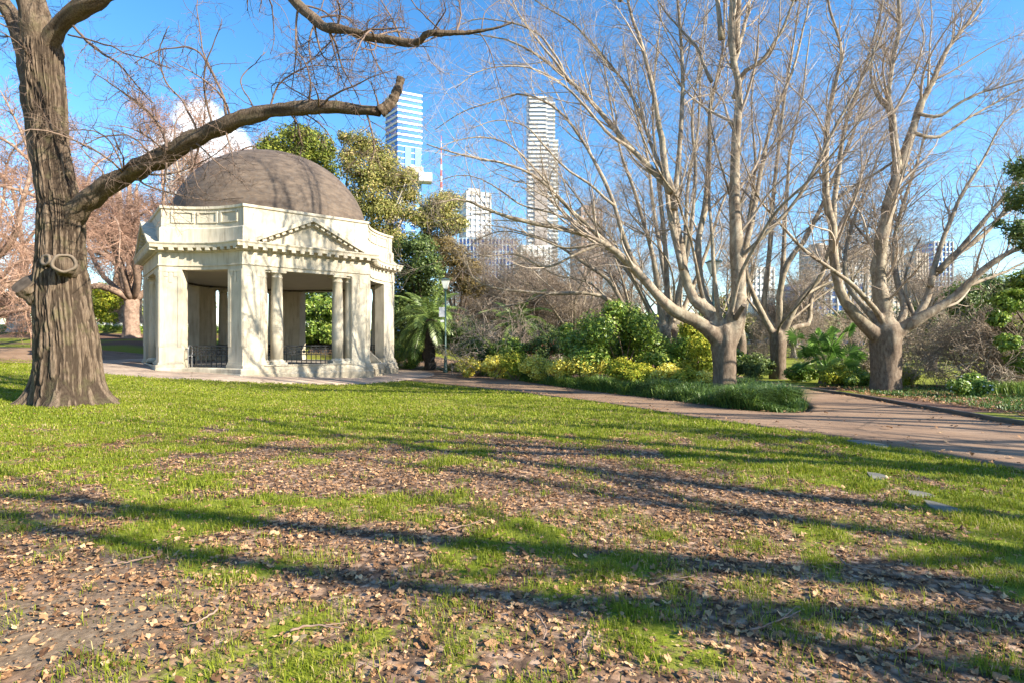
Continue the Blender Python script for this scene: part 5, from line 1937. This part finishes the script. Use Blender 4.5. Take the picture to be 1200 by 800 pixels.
# ------------------------------------------------------------------ stepping stones
SLABS = [
        ([(990, 514.5), (1012, 515.5), (1040, 521), (1035, 523), (1010, 519.5)], 'long thin pale slab against the edge of the asphalt path'),
        ([(1015, 553), (1030, 555), (1041, 559), (1028, 562.5), (1020, 559)], 'rounded pale slab set in bare soil, nearest the path slab'),
        ([(1060, 575), (1080, 577), (1096, 582), (1080, 583.5), (1066, 580)], 'thin greenish slab, middle of the three in the grass'),
        ([(1081, 586), (1100, 590), (1130, 600), (1105, 599.5), (1090, 594)], 'largest pale pointed slab, lowest in the lawn')]
SLAB_XY = [resample(np.vstack([[hit(*p) for p in poly], [hit(*poly[0])]]), 22)[:-1] for poly, _ in SLABS]


def on_slab(x, y):
    r = np.zeros(np.shape(x), bool)
    for c in SLAB_XY:
        r |= inside(c, x, y)
    return r


for i, (poly, lab) in enumerate(SLABS):
    c = SLAB_XY[i]
    z = float(np.max(H(c[:, 0], c[:, 1]) + (fbm(c[:, 0] * .9, c[:, 1] * .9, 1.1, 3) - .5) * .05))
    m = MB()
    cen = c.mean(0)
    m.loft([np.c_[c, np.full(len(c), z - .12)], np.c_[c, np.full(len(c), z + .004)], np.c_[cen + (c - cen) * .95, np.full(len(c), z + .012)]], True, False, True)
    tag(m.build('stepping_stone', M['slate']), lab, 'stepping stone', 'pale slabs in the lawn')


# ------------------------------------------------------------------ border grass, lawn grass, leaves


def strap_blades(rng, x, y, h, w, lean, tint, z=None, segs=2):
    """arched blades: (n) arrays"""
    n = len(x)
    z = H(x, y) if z is None else z
    az = rng.uniform(0, 2 * np.pi, n)
    dx, dy = np.cos(az), np.sin(az)
    px_, py_ = -dy * w * .5, dx * w * .5
    b = np.stack([x, y, z], 1)
    m = b + np.stack([dx * lean * h * .35, dy * lean * h * .35, h * .65], 1)
    t = b + np.stack([dx * lean * h, dy * lean * h, h * (1 - .35 * lean)], 1)
    wv = np.stack([px_, py_, np.zeros(n)], 1)
    V = np.stack([b - wv, b + wv, m + wv * .8, m - wv * .8, t], 1)
    i = np.arange(n)[:, None] * 5
    mb = MB()
    mb.add(V.reshape(-1, 3), [i + np.array([[0, 1, 2, 3]]), i + np.array([[3, 2, 4]])], np.repeat(tint, 5))
    return mb


def grassy():
    rng = np.random.RandomState(500)
    # dark strap-leaf border along the bed
    e = resample(bed_edge, 300)
    b2 = resample(tip_back[:4], 120)
    n = 60000
    k = rng.randint(0, 300, n)
    p = e[k]
    tang = np.gradient(e, axis=0)[k]
    nr = np.stack([-tang[:, 1], tang[:, 0]], 1)
    nr /= np.linalg.norm(nr, axis=1, keepdims=True)
    cen = np.array([5.0, 24.0])
    sg = np.sign(((cen - p) * nr).sum(1))[:, None]
    off = rng.uniform(.04, 1.0, n) ** .8 * np.interp(k, [0, 60, 200, 300], [.9, 1.1, 1.6, 2.2])
    q = p + nr * sg * off[:, None] + rng.normal(size=(n, 2)) * .06
    k2 = rng.randint(0, 120, 14000)
    q2 = b2[k2] + np.stack([-rng.uniform(.05, 2.2, 14000), rng.normal(size=14000) * .15], 1)
    q = np.concatenate([q, q2])
    ok = ~inside(branch_poly, q[:, 0], q[:, 1]) & ~inside(path_poly, q[:, 0], q[:, 1])
    q = q[ok]
    n = len(q)
    clump = .6 * vnoise(q[:, 0] * 1.7, q[:, 1] * 1.7, 4.4) + .4 * vnoise(q[:, 0] * 4, q[:, 1] * 4, 4.4)
    h = (.16 + .52 * sstep(.25, .8, clump)) * rng.uniform(.6, 1.25, n)
    edge_d = np.min(np.linalg.norm(q[:, None, :] - np.vstack([e[::6], b2[::6]])[None], axis=2), axis=1)
    h = h * (.35 + .75 * sstep(.0, .55, edge_d + (vnoise(q[:, 0] * 3, q[:, 1] * 3, 1.2) - .5) * .5))
    lite = np.interp(q[:, 1], [17, 24, 30], [0, .15, .4])
    mb = strap_blades(rng, q[:, 0], q[:, 1], h, np.full(n, .02), rng.uniform(.5, 1.35, n), np.clip(rng.normal(.4, .22, n) + lite, 0, 1))
    tag(mb.build('border_grass', M['border']), 'dark strap leaved border grass edging the bed along the path', 'grass', None, 'stuff')
    # lawn
    mb_all = MB()

    def scatter(n, ymin, ymax, h, w, thr, seed):
        r = np.random.RandomState(seed)
        y = np.sqrt(r.uniform(ymin ** 2, ymax ** 2, n))
        x = r.uniform(-1.0, 1.0, n) * (y * .98 + .4)
        g = grass_cover(x, y)
        tuft = fbm(x * 6, y * 6, 7.7, 2)
        ok = (r.rand(n) < g * (0.25 + 1.1 * sstep(.35, .65, tuft))) & ~on_slab(x, y) & ~inside(path_poly, x, y) & (np.hypot(x - GO[0], y - GO[1]) > 9.45) & (x < np.interp(y, [-12, 1, 6.7, 9, 14], [6.2, 6.9, 6.3, 5.6, 4]) + .02 + np.maximum(y - 14, 0) * 0)
        x, y, tuft = x[ok], y[ok], tuft[ok]
        m = len(x)
        hh = h * r.uniform(.5, 1.3, m) * (.6 + .9 * tuft)
        tn = np.clip(r.normal(.52, .25, m) + (fbm(x * .8, y * .8, 2.5, 3) - .5) * .7, 0, 1)
        s = strap_blades(r, x, y, hh, w * r.uniform(.7, 1.3, m), r.uniform(.2, .95, m), tn, H(x, y) + (fbm(x * .9, y * .9, 1.1, 3) - .5) * .05 - .005)
        mb_all.add(s.v[0], s.f, s.t[0]) if False else None
        off = mb_all.n
        mb_all.v.append(s.v[0])
        mb_all.t.append(s.t[0])
        for f in s.f:
            mb_all.f.append(f + off)
        mb_all.n += len(s.v[0])

    scatter(150000, 2.3, 5.5, .055, .0045, 0, 501)
    scatter(210000, 5.5, 10, .055, .008, 0, 502)
    scatter(210000, 10, 18, .06, .015, 0, 503)
    scatter(150000, 18, 30, .06, .028, 0, 504)
    tag(mb_all.build('lawn_grass', M['grass']), 'patchy bright green lawn grass between the trees', 'grass', None, 'stuff')
    # rough grass in the bed right of the kerb
    r = np.random.RandomState(505)
    n = 60000
    y = r.uniform(7, 23, n)
    x = np.interp(y, [3, 8, 11.5, 15, 20, 23], [10.95, 10.85, 11.1, 11.75, 12.2, 12.6]) + r.uniform(.05, 1, n) ** 1.2 * 14
    g = np.clip(.45 + (fbm(x * .9, y * .9, 4, 4) - .5) * 1.8, 0, 1)
    ok = (r.rand(n) < g) & (x < y * 1.05 + .5)
    x, y = x[ok], y[ok]
    mb = strap_blades(r, x, y, r.uniform(.05, .16, len(x)), np.full(len(x), .02), r.uniform(.2, .9, len(x)), np.clip(r.normal(.35, .2, len(x)), 0, 1))
    tag(mb.build('rough_grass', M['border']), 'rough shaded grass in the leaf strewn bed beyond the kerb', 'grass', None, 'stuff')
    # tall soft grass at the right edge
    n = 4500
    k = r.randint(0, 14, n)
    cx, cy = r.uniform(15.8, 19.0, 14), r.uniform(16.0, 18.8, 14)
    x, y = cx[k] + r.normal(size=n) * .3, cy[k] + r.normal(size=n) * .3
    mb = strap_blades(r, x, y, r.uniform(.3, .65, n), np.full(n, .02), r.uniform(.3, .9, n), np.clip(r.normal(.75, .2, n), 0, 1))
    tag(mb.build('tall_grass', M['border']), 'taller soft grass clumps beside the weeping shrub', 'grass', None, 'stuff')


grassy()


def fallen_leaves():
    rng = np.random.RandomState(600)

    def templates(nrim):
        a = np.arange(nrim) * 2 * np.pi / nrim
        out = []
        for s in range(10):
            r_ = np.random.RandomState(700 + s)
            lob = 0.62 + 0.38 * np.abs(np.cos(2.5 * a + .2)) if nrim > 8 else np.full(nrim, .8)
            rad = lob * r_.uniform(.75, 1.15, nrim)
            el = r_.uniform(.55, .95)
            x, y = rad * np.cos(a), rad * np.sin(a) * el
            c1, c2, ph = r_.uniform(-.35, .6), r_.uniform(-.3, .4), r_.uniform(0, 6.28)
            z = c1 * x * x + c2 * y * y + .18 * np.sin(3 * a + ph) * rad + r_.normal(size=nrim) * .08
            rim = np.stack([x, y, z], 1)
            out.append(np.vstack([[0, 0, 0.02], rim]))
        return np.array(out)

    def place(x, y, size, nrim, lift, seed, zoff=None):
        r = np.random.RandomState(seed)
        n = len(x)
        T = templates(nrim)[r.randint(0, 10, n)]
        T = T * (size * np.clip(np.exp(r.normal(size=n) * .36) * .74, .3, 1.45))[:, None, None]
        tx, ty = r.normal(size=n) * .2, r.normal(size=n) * .2
        T[..., 2] += T[..., 0] * tx[:, None] + T[..., 1] * ty[:, None]
        az = r.uniform(0, 6.28, n)
        ca, sa = np.cos(az)[:, None], np.sin(az)[:, None]
        X = T[..., 0] * ca - T[..., 1] * sa + x[:, None]
        Y = T[..., 0] * sa + T[..., 1] * ca + y[:, None]
        z0 = H(x, y) + (fbm(x * .9, y * .9, 1.1, 3) - .5) * .05
        Z = T[..., 2] - T[..., 2].min(1)[:, None] + (z0 + (lift * r.rand(n)))[:, None] - .004
        V = np.stack([X, Y, Z], -1)
        k = np.arange(nrim)
        tri = np.stack([np.zeros(nrim, int), 1 + k, 1 + (k + 1) % nrim], 1)
        Fc = (np.arange(n)[:, None, None] * (nrim + 1) + tri[None]).reshape(-1, 3)
        tint = np.clip(r.normal(.47, .30, n), 0, 1)
        return V.reshape(-1, 3), Fc, np.repeat(tint, nrim + 1)

    mb = MB()

    def zone(n, y0, y1, size, nrim, seed, base):
        r = np.random.RandomState(seed)
        y = np.sqrt(r.uniform(y0 ** 2, y1 ** 2, n))
        x = r.uniform(-1, 1, n) * (y * .98 + .4)
        g = grass_cover(x, y)
        dd = dirt_cover(x, y)
        pr = np.clip((1 - g) * (1 - .5 * sstep(.35, .75, dd)) + base, 0, 1) * (.45 + .8 * fbm(x * 1.7, y * 1.7, 6.1, 3))
        ok = (r.rand(n) < pr) & ~on_slab(x, y) & ~inside(path_poly, x, y) & (np.hypot(x - GO[0], y - GO[1]) > 9.5) & (x < np.interp(y, [-12, 1, 6.7, 9, 14], [6.2, 6.9, 6.3, 5.6, 4]) - .05)
        mb.add(*place(x[ok], y[ok], size, nrim, .02, seed + 1))

    zone(17000, 2.3, 5.0, .024, 12, 611, .06)
    zone(26000, 2.3, 6.0, .011, 6, 615, .12)
    zone(1200, 2.3, 8.0, .034, 12, 616, .1)
    zone(52000, 5.0, 9.5, .024, 8, 612, .06)
    zone(52000, 9.5, 16, .029, 6, 613, .05)
    zone(24000, 16, 27, .036, 5, 614, .025)
    # bed right of the kerb, and a scatter on the asphalt
    r = np.random.RandomState(620)
    y = r.uniform(6, 23, 9000)
    x = np.interp(y, [3, 8, 11.5, 15, 20, 23], [10.95, 10.85, 11.1, 11.75, 12.2, 12.6]) + r.rand(9000) ** 1.3 * 9
    mb.add(*place(x, y, .065, 6, .05, 621))
    n = 260
    y = r.uniform(5, 26, n)
    x = np.interp(y, [5, 9, 14, 26], [8.5, 8.5, 7, 1]) + r.normal(size=n) * 1.6
    ok = inside(path_poly, x, y)
    V, fc, t = place(x[ok], y[ok], .055, 6, .0, 622)
    V[:, 2] += .03
    mb.add(V, fc, t)
    for (edge, n, off, sd) in ((near_edge, 900, .18, 631), (kerb_line, 900, -.1, 632), (bed_edge, 500, .1, 633)):
        r = np.random.RandomState(sd)
        e = resample(edge, 200)
        q = e[r.randint(0, 200, n)] + r.normal(size=(n, 2)) * .16 + [off, 0]
        V, fc, t = place(q[:, 0], q[:, 1], .04, 6, .01, sd + 10)
        V[:, 2] += .03
        mb.add(V, fc, t)
    tag(mb.build('leaf_litter', M['fallen']), 'brown fallen plane leaves carpeting the lawn', 'leaf litter', None, 'stuff')
    # fallen twigs
    tw = [((628, 725), (640, 742), (637, 755)), ((760, 690), (790, 683), (815, 690)), ((1050, 770), (1075, 762), (1078, 745)), ((880, 745), (905, 735), (938, 722)), ((340, 745), (365, 738), (400, 742)), ((520, 625), (548, 618), (572, 612)),
          ((830, 690), (850, 697), (872, 700)), ((180, 655), (150, 662), (120, 668)), ((690, 745), (683, 762), (690, 780)), ((1120, 700), (1135, 712), (1150, 715)), ((255, 720), (230, 735), (215, 738)), ((985, 660), (1000, 668), (1030, 672))]
    tl = ['short bent twig on the leaves near the bottom centre', 'thin twig lying level just right of the bottom centre', 'pale forked twig near the bottom right corner', 'long thin twig on the litter at the lower right', 'pale thin twig on the grass at the lower left', 'thin twig in the mid lawn shadow band',
          'short twig beside the long thin one at the lower right', 'thin twig on the bare soil at the left', 'upright lying curved twig at the bottom, right of centre', 'small twig among grass at the right', 'small twig on the bare soil, lower left', 'small twig in the leaf litter right of centre']
    for i, t in enumerate(tw):
        pts = []
        for (px, py) in t:
            x, y = hit(px, py)
            pts.append((x, y, gz(x, y) + .035))
        q = resample(np.array(pts), 14)
        q[:, 2] += np.random.RandomState(i).normal(size=14) * .004
        m = MB()
        m.tubes(q[None], np.linspace(.007, .003, 14)[None], 6, [.9])
        side = q[8] + (q[9] - q[8]) * 4 + np.array([.03, .06, .02])
        m.tubes(resample(np.array([q[8], side]), 5, False)[None], np.linspace(.004, .002, 5)[None], 5, [.8])
        tag(m.build('fallen_twig', M['bark_brown'], None, True), tl[i], 'twig', 'twigs fallen on the lawn')


fallen_leaves()

# ------------------------------------------------------------------ street lamps


def lamp(label, px, d, top, box=False):
    x, y = basept(px, d)
    z = gz(x, y)
    root = thing('street_lamp', label, 'street lamp', (x, y, z), 0, 'green park lamps')
    h = top - z
    m = MB()
    m.lathe([(.16, 0), (.16, .12), (.11, .2), (.10, .9), (.075, 1.0), (.06, 1.1), (.048, h - .75)], 16, (0, 0, 0))
    m.build('post', M['lamp_green'], root, True)
    m = MB()
    m.lathe([(.06, h - .78), (.12, h - .72), (.12, h - .66)], 12, (0, 0, 0))
    m.build('lamp_holder', M['lamp_green'], root, True)
    m = MB()
    m.loft([[(s * cx, s * cy, zz) for cx, cy in ((-1, -1), (1, -1), (1, 1), (-1, 1))] for s, zz in ((.11, h - .655), (.25, h - .12))], True, True, True)
    m.build('lantern', M['lamp_white'], root)
    m = MB()
    m.loft([[(s * cx, s * cy, zz) for cx, cy in ((-1, -1), (1, -1), (1, 1), (-1, 1))] for s, zz in ((.29, h - .118), (.29, h - .07), (.1, h), (.02, h + .04))], True, True, True)
    m.build('lantern_cap', M['lamp_green'], root)
    if box:
        m = MB()
        m.box((-.22, -.02, h - 2.15), (.34, .26, .62))
        m.box((-.06, 0, h - 2.0), (.12, .05, .05))
        m.box((-.06, 0, h - 2.3), (.12, .05, .05))
        m.build('equipment_box', M['box_grey'], root)
        m = MB()
        m.box((-.2, -.02, h - 2.72), (.2, .2, .14))
        m.build('camera_housing', M['box_grey'], root)
    return root


lamp('green lamp post with a grey equipment box beside the date palm', 522, 35, 5.6, True)
lamp('green lamp post with a pale lantern rising behind the forked plane tree', 836, 25, 5.3)

# ------------------------------------------------------------------ skyline


def glass_mat(name, col, rough=.15, metal=.75):
    n = NT(name)
    k = n.noise(.05, 3)
    c = n.mix(n.ramp(k, [(.35, 0), (.65, 1)]), tuple(v * .75 for v in col), col)
    return n.bsdf(c, rough, metal)


M['glass_blue'] = glass_mat('blue_curtain_wall', (.03, .15, .48), .32, .3)
M['glass_pale'] = glass_mat('pale_curtain_wall', (.42, .60, .76), .3, .4)
M['glass_mid'] = glass_mat('mid_blue_glazing', (.16, .36, .62), .3, .4)
M['glass_grey'] = glass_mat('grey_windows', (.26, .31, .37), .3, .3)
M['slab_white'] = plain('white_slab_edge', (.58, .58, .58), .7, var=.04, scale=.1)
M['wall_grey'] = plain('pale_grey_facade', (.40, .41, .43), .85, var=.08, scale=.08)
M['wall_beige'] = plain('beige_facade', (.40, .34, .29), .85, var=.1, scale=.08)
M['wall_brown'] = plain('brown_facade', (.36, .315, .30), .85, var=.1, scale=.08)
M['wall_pink'] = plain('pinkish_facade', (.36, .26, .22), .85, var=.1, scale=.08)
M['mast_red'] = plain('red_mast_paint', (.50, .10, .09), .6)


def building(label, px0, px1, ytop, d, dep, wall, glass, slab, fl, frac=.5, cols=0, turn=0.0, name='office_tower', gap=0.0, ybase=None, crown=None):
    """box tower: glass body, floor bands standing proud of it, optional vertical piers"""
    x0, x1 = (px0 - 600) / F * d, (px1 - 600) / F * d
    w = x1 - x0
    top = EYE + (HZ - ytop) / F * d
    cx, cy = (x0 + x1) / 2, d + dep / 2
    root = thing(name, label, 'building', (cx, cy, 0), turn)
    m = MB()
    m.box((0, 0, top / 2), (w, dep, top))
    m.build('body', glass, root)
    m = MB()
    nf = max(2, int(top / fl))
    for i in range(nf + 1):
        z = top - i * fl
        if z < 6:
            break
        m.box((0, 0, z - fl * frac / 2 + .02), (w + .6, dep + .6, fl * frac))
    m.build('floor_bands', slab, root)
    if cols:
        m = MB()
        for i in range(cols + 1):
            xx = -w / 2 + w * i / cols
            m.box((xx, -dep / 2 - .25, top / 2), (w / cols * .28, .9, top - .3))
            m.box((xx, dep / 2 + .25, top / 2), (w / cols * .28, .9, top - .3))
        m.build('facade_piers', wall, root)
    if crown:
        m = MB()
        for (fx, fw, fh) in crown:
            m.box((fx * w, 0, top + fh / 2), (fw * w, dep * .5, fh))
        m.build('roof_plant', wall, root)
    return root


def blue_tower():
    d = 420.0
    X = lambda px, dd=d: (px - 600) / F * dd
    zt = lambda py, dd=d: EYE + (HZ - py) / F * dd
    a, b, c = np.array([X(452, d + 14), d + 14]), np.array([X(466), d]), np.array([X(494, d + 8), d + 8])
    back = a + c - b
    cx, cy = (a + c) / 2
    root = thing('glass_tower', 'tall blue glass tower with white floor edges behind the gum tree', 'building', (cx, cy, 0))
    quad = np.array([a, b, c, back]) - [cx, cy]
    top = zt(106)
    m = MB()
    m.prism(quad, 0, top)
    m.build('glass_body', M['glass_blue'], root)
    fl = 4.6
    m = MB()
    cen = quad.mean(0)
    for i in range(46):
        z = top - i * fl
        if z < 20:
            break
        big = i < 9
        th = 1.25 if big else .35
        m.prism(cen + (quad - cen) * (1.05 if big else 1.02), z - th, z + .4)
    m.build('floor_slabs', M['slab_white'], root)
    # paler glazed strips on the sunny side
    m = MB()
    for (t0, t1, z0, z1) in ((.30, .55, 25, top - 9 * fl), (.72, .98, 25, top - 9 * fl)):
        p0, p1 = quad[1] * (1 - t0) + quad[2] * t0, quad[1] * (1 - t1) + quad[2] * t1
        nn = np.array([(quad[2] - quad[1])[1], -(quad[2] - quad[1])[0]])
        nn = nn / np.linalg.norm(nn)
        m.prism([p0 + nn * .5, p1 + nn * .5, p1 - nn * .3, p0 - nn * .3], z0, z1)
    m.build('pale_glazing', M['glass_mid'], root)
    m = MB()
    q0 = quad[1] * .5 + quad[2] * .5
    m.box((q0[0] + 4, q0[1] - 2, zt(200)), (13, 9, 6.0), .25)
    m.build('terrace_box', M['wall_brown'], root)
    m = MB()
    m.box((q0[0] + 12, q0[1] - 1, zt(207)), (10, 10, 6.5), .25)
    m.build('terrace_slab', M['slab_white'], root)


blue_tower()


def striped_tower():
    d = 520.0
    X = lambda px: (px - 600) / F * d
    zt = lambda py: EYE + (HZ - py) / F * d
    cx = X(634)
    root = thing('striped_tower', 'very tall white striped tower in the centre of the skyline', 'building', (cx, d + 12, 0))
    top = zt(112)
    m = MB()
    m.box((-1, 0, top / 2), (X(650) - X(619), 22, top))
    m.build('body', M['glass_grey'], root)
    m = MB()
    z = top
    i = 0
    while z > 25:
        w = X(641) - X(620) if z > zt(160) else X(645) - X(621)
        m.box((-3 + (i % 3) * .5, -.4, z - .9), (w, 23, 1.9))
        z -= 4.0
        i += 1
    m.build('floor_bands', M['slab_white'], root)
    m = MB()
    z = top - 5
    while z > 25:
        m.box((9 + (0 if z > zt(160) else 3), -.2, z - .9), (9, 22.5, 1.7))
        z -= 4.0
    m.build('side_balconies', M['slab_white'], root)
    m = MB()
    m.box((0, -3.5, zt(198) / 2), (12, 18.2, zt(198)))
    m.build('brown_shaft', M['wall_brown'], root)


striped_tower()
building('pale office block with a dark side right of the gum trees', 541, 570, 224, 330, 16, M['wall_grey'], M['glass_grey'], M['slab_white'], 3.6, .62, 5, .35, 'office_block', crown=[(-.1, .5, 3)])
building('low blue glass building below the pale office block', 538, 606, 278, 300, 18, M['wall_grey'], M['glass_blue'], M['glass_pale'], 3.6, .22, 16, 0, 'glass_building')
building('white apartment slab low in the skyline under the striped tower', 607, 642, 287, 260, 14, M['slab_white'], M['wall_grey'], M['slab_white'], 3.4, .6, 5, .2, 'apartment_block')
building('pinkish apartment tower between the plane limbs right of the striped tower', 676, 702, 243, 380, 18, M['wall_pink'], M['glass_grey'], M['wall_pink'], 3.5, .5, 5, .3, 'apartment_tower', crown=[(0, .5, 3)])
building('pale glass block behind the rotunda dome on the left', 196, 216, 182, 400, 16, M['wall_grey'], M['glass_pale'], M['wall_grey'], 3.8, .35, 4, 0, 'office_block')
building('white low block seen behind the back plane tree', 878, 906, 312, 300, 14, M['slab_white'], M['glass_grey'], M['slab_white'], 3.4, .55, 5, .1, 'office_block')
building('square grey brown tower block between back plane and large plane', 955, 984, 287, 340, 16, M['wall_beige'], M['glass_grey'], M['wall_beige'], 3.4, .55, 6, .3, 'tower_block', crown=[(-.2, .3, 2)])
building('long pale slab block just left of the large plane', 968, 1010, 304, 300, 14, M['wall_grey'], M['glass_grey'], M['slab_white'], 3.4, .6, 9, .1, 'apartment_block')
building('blue glass low block behind the fan palm', 935, 1012, 330, 280, 14, M['wall_grey'], M['glass_blue'], M['wall_grey'], 3.6, .3, 10, 0, 'glass_building')
building('beige block directly behind the large plane fork', 1012, 1058, 288, 360, 16, M['wall_beige'], M['glass_grey'], M['wall_beige'], 3.4, .55, 7, .15, 'apartment_block', crown=[(.1, .3, 3)])
building('small beige block right of the large plane fork', 1070, 1086, 296, 380, 14, M['wall_beige'], M['glass_grey'], M['wall_beige'], 3.4, .55, 4, .2, 'apartment_block', crown=[(0, .4, 2)])
building('blue glass tower low in the skyline at the right', 1092, 1116, 282, 420, 18, M['wall_grey'], M['glass_blue'], M['glass_pale'], 3.8, .3, 5, .1, 'glass_tower')
building('distant pink roofed block under the right limb of the large plane', 1096, 1122, 335, 260, 14, M['wall_pink'], M['glass_grey'], M['wall_pink'], 3.4, .6, 5, .1, 'apartment_block')


def mast():
    d = 420
    x = (517 - 600) / F * d
    root = thing('radio_mast', 'thin red and white mast between the blue tower and the striped tower', 'mast', (x, d, 0))
    top = EYE + (HZ - 158) / F * d
    n = 12
    z0 = EYE + (HZ - 240) / F * d
    low = MB()
    low.lathe([(1.6, 0), (1.2, z0)], 6, (0, 0, 0))
    low.build('mast_base', M['wall_grey'], root)
    for i in range(n):
        a, b = z0 + (top - z0) * i / n, z0 + (top - z0) * (i + 1) / n
        r0, r1 = 1.1 - .9 * i / n, 1.1 - .9 * (i + 1) / n
        m = MB()
        m.lathe([(r0, a), (r1, b)], 6, (0, 0, 0))
        m.build('mast_section', M['mast_red'] if i % 2 else M['slab_white'], root)


mast()
